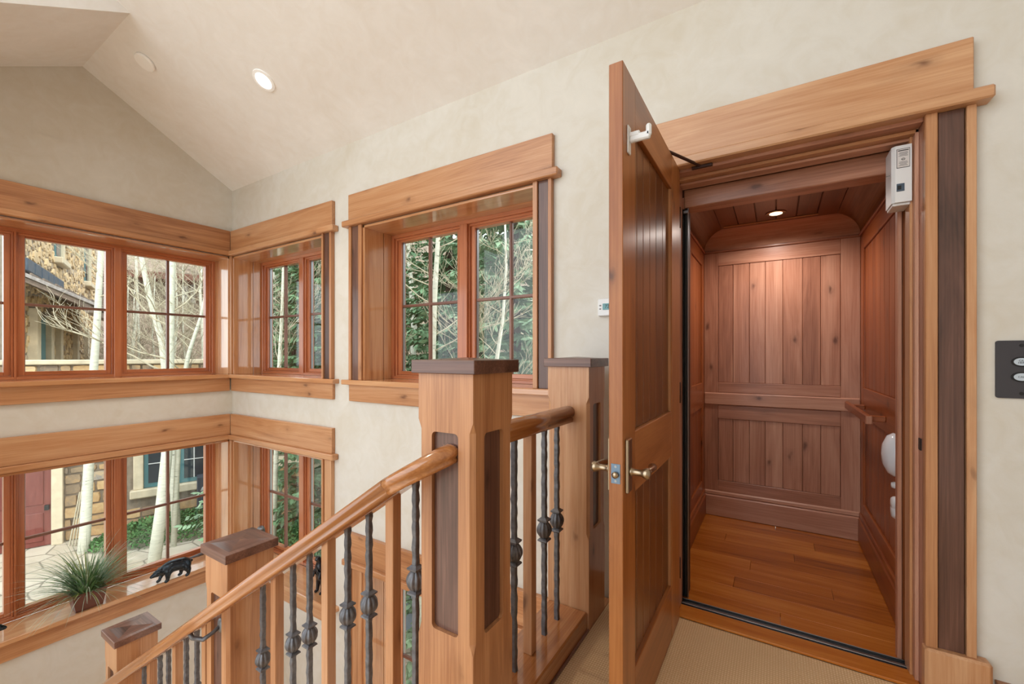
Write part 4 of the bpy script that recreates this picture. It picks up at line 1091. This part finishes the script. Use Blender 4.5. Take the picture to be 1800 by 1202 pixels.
# bushy bare thicket behind, copies of two kinds
def at0(pts): return [Vector(p) for p in pts]
protos = []
for sd in (31, 32, 33):
    pts = [(0, 0, 0), (.1, .05, 2), (.0, .15, 4), (.15, .1, 6), (.1, .2, 9)]
    T = thing('bare_tree', (0, 0, 0), 'bare', 'tree', 'bare thicket trees behind the court'); bt, bb = tree_meshes(sd, pts, .09, 20, 2.4, 5, start=.15)
    finish('trunk', bt, M_ASPEN, T, True); finish('branches', bb, M_TWIG2 if sd != 32 else M_TWIG, T, True, kind='stuff'); protos.append(T)
spots = [(215, 19), (235, 17.5), (252, 18.5), (270, 20), (290, 17.5), (312, 18), (330, 19), (348, 17), (362, 20), (385, 18), (240, 22), (470, 12), (515, 14), (555, 13), (590, 15), (660, 13), (700, 14.5), (730, 10.5), (850, 13), (930, 12)]
for i, (px, t) in enumerate(spots):
    p = gp(px, t); p.z = GZ+(0 if px < 400 else .5)
    T = protos[i] if i < 3 else copy_obj(protos[i % 3])
    T.location = p; T.rotation_euler = (0, 0, i*1.7); s = .9+.35*((i*37) % 10)/10; T.scale = (s, s, s)
    T['label'] = 'bare slender tree in the thicket seen through the %s' % ('left wall windows' if px < 400 else 'corner window' if px < 640 else 'middle window')
    T['group'] = 'thicket trees through the %s' % ('left wall windows' if px < 400 else 'corner window' if px < 640 else 'middle window')
# spruces
def spruce_mesh(seed, H_, R_):
    rnd = random.Random(seed); bt, bf = bmesh.new(), bmesh.new()
    tube(bt, [(0, 0, 0), (0, 0, H_*.5), (0, 0, H_)], [.16, .10, .02], 8)
    z = .25
    while z < H_*.98:
        L_ = R_*(1-z/H_)**.8+.15; nbr = 9
        for k in range(nbr):
            a = 2*PI*(k+rnd.random())/nbr; LL = L_*rnd.uniform(.7, 1.1); out = Vector((math.cos(a), math.sin(a), 0)); side = Vector((-out.y, out.x, 0)); p0 = Vector((0, 0, z+rnd.uniform(-.08, .08)))
            K = max(4, int(LL/.08))
            for m in range(1, K+1):
                t = m/K; c = p0+out*LL*t+Vector((0, 0, -.28*LL*t+.20*LL*t*t))
                for sg in (-1, 1, 0):
                    sl = (.30*(1-t*.65)*min(1, LL))*rnd.uniform(.7, 1.2) if sg else .16
                    d = (out*.7+side*sg*rnd.uniform(.6, 1.1)+Vector((0, 0, rnd.uniform(-1.0, .15)))).normalized(); wv = d.cross(Vector((0, 0, 1)))
                    wv = (wv.normalized()+Vector((0, 0, rnd.uniform(-.8, .8)))).normalized()*.036
                    tip = c+d*sl
                    v = [bf.verts.new(q) for q in (c-wv*.6, c+d*sl*.5-wv*1.1, tip, c+d*sl*.5+wv*1.1, c+wv*.6)]
                    bf.faces.new(v)
        z += .24
    return bt, bf
sp = []
for sd, m in ((41, M_NEEDLE), (42, M_NEEDLE2)):
    T = thing('spruce_tree', (0, 0, 0), 'spruce', 'tree', 'spruces behind the house'); bt, bf = spruce_mesh(sd, 9.5, 2.3)
    finish('trunk', bt, M_BARK, T, True); finish('needles', bf, m, T, kind='stuff'); sp.append(T)
for i, (px, t, lab) in enumerate(((790, 8.2, 'dark green spruce behind the slim aspen in the middle window'), (905, 6.6, 'pale green spruce filling the right sash of the middle window'), (860, 9.5, 'dark spruce between the two nearer spruces of the middle window'),
                             (520, 11, 'spruce seen through the corner window'), (575, 10, 'pale spruce at the right edge of the corner window'), (490, 15.5, 'far spruce behind the room corner'), (700, 11.5, 'spruce at the left edge of the middle window'))):
    T = sp[i] if i < 2 else copy_obj(sp[i % 2])
    p = gp(px, t); T.location = p; T.rotation_euler = (0, 0, i*.9); T['label'] = lab; T['group'] = 'spruces outside'
# low stone garden wall, juniper and grey planter below the corner window
GW = thing('garden_wall', (-8.5, 4.0, GZ), 'low stone garden wall with pale cap seen through the lower corner window', 'wall')
GW.rotation_euler = (0, 0, math.radians(28))
gwc = hb('core', (-2.2, 0, 0), (5.5, .4, 2.15), M_MORTAR, GW)
hb('cap', (-2.2, -.1, 2.15), (5.5, .5, 2.42), M_SILLSTONE, GW, .02)
stones(gwc, -2.2, 3.0, .8, 2.15, 0, [], 12, ww=(.25, .6))
bk = hb('brick_back', (-2.2, 2.2, 0), (5.5, 2.5, 4.2), simple('dark_red_brick', srgb(112, 74, 68), .9, 0, 9, .3), GW)
PLW = thing('planter_wall', (-6.6, 2.4, GZ), 'blue grey low planter wall below the juniper', 'wall'); PLW.rotation_euler = (0, 0, math.radians(28))
hb('front', (-1.4, 0, 0), (4.0, .18, 1.0), simple('blue_grey_concrete', srgb(126, 140, 152), .8, 0, 4, .15), PLW); hb('coping', (-1.4, -.05, 1.0), (4.0, .24, 1.08), simple('pale_concrete', srgb(176, 186, 196), .8), PLW)
def leafmass(name, c, rx, ry, rz, n, label, seed, rot=0, cat='shrub'):
    rnd = random.Random(seed); bm = bmesh.new(); ca, sa = math.cos(rot), math.sin(rot)
    for i in range(n):
        a = rnd.uniform(0, 2*PI); u = rnd.random()**.5; h = (1-u*u)**.5*rnd.uniform(.55, 1)
        x, y = rx*u*math.cos(a), ry*u*math.sin(a); p = Vector((c[0]+x*ca-y*sa, c[1]+x*sa+y*ca, c[2]+rz*h))
        d = Vector((rnd.uniform(-1, 1), rnd.uniform(-1, 1), rnd.uniform(-.2, 1))).normalized()*rnd.uniform(.05, .12); s_ = d.cross(Vector((rnd.uniform(-1, 1), rnd.uniform(-1, 1), rnd.uniform(-1, 1)))).normalized()*.022
        bm.faces.new([bm.verts.new(q) for q in (p, p+d*.5+s_, p+d, p+d*.5-s_)])
    o = finish(name, bm, M_SHRUB, None, loc=c, label=label, cat=cat)
    return o
leafmass('juniper_shrub', tuple(HOUSE0+e1*2.6-Vector((-.94, .34, 0))*.95+Vector((0, 0, GZ))), 1.9, .85, .5, 7000, 'low green juniper at the foot of the stone house', 51, HROT)
leafmass('juniper_shrub', (-6.9, 3.55, GZ+.6), 2.3, .55, .95, 7000, 'green juniper between planter wall and garden wall through the corner window', 52, math.radians(28))
UB = thing('utility_box', HOUSE0+e1*2.95+Vector((.94, -.34, 0))*.75+Vector((0, 0, GZ)), 'dark blue grey utility box with small lamp beside the juniper', 'box', rotz=HROT)
hb('cabinet', (-.05, -.1, 0), (.5, .3, 1.35), simple('slate_paint', srgb(58, 68, 80), .6), UB, .01); 
bm = bmesh.new(); lathe(bm, [(.09, 0), (.05, .09), (.01, .12)], (.10, -.2, 1.0), 2, 14); finish('lamp_shade', bm, simple('zinc', srgb(150, 152, 150), .5), UB, True, local=True)
# stakes leaning on the house wall by the door
for k in range(4):
    b_ = HOUSE0+e1*(.36+.06*k)+Vector((.94, -.34, 0))*(.35+.05*k); b_.z = GZ; t_ = HOUSE0+e1*(.52+.05*k)+Vector((.94, -.34, 0))*.12; t_.z = GZ+1.25+.14*k
    bm = bmesh.new(); tube(bm, [b_, t_], .016, 6); finish('garden_stake', bm, M_TWIG, None, loc=b_, label='pale stake leaning on the stone wall between column and aspen', cat='stake', group='stakes leaning by the red door')
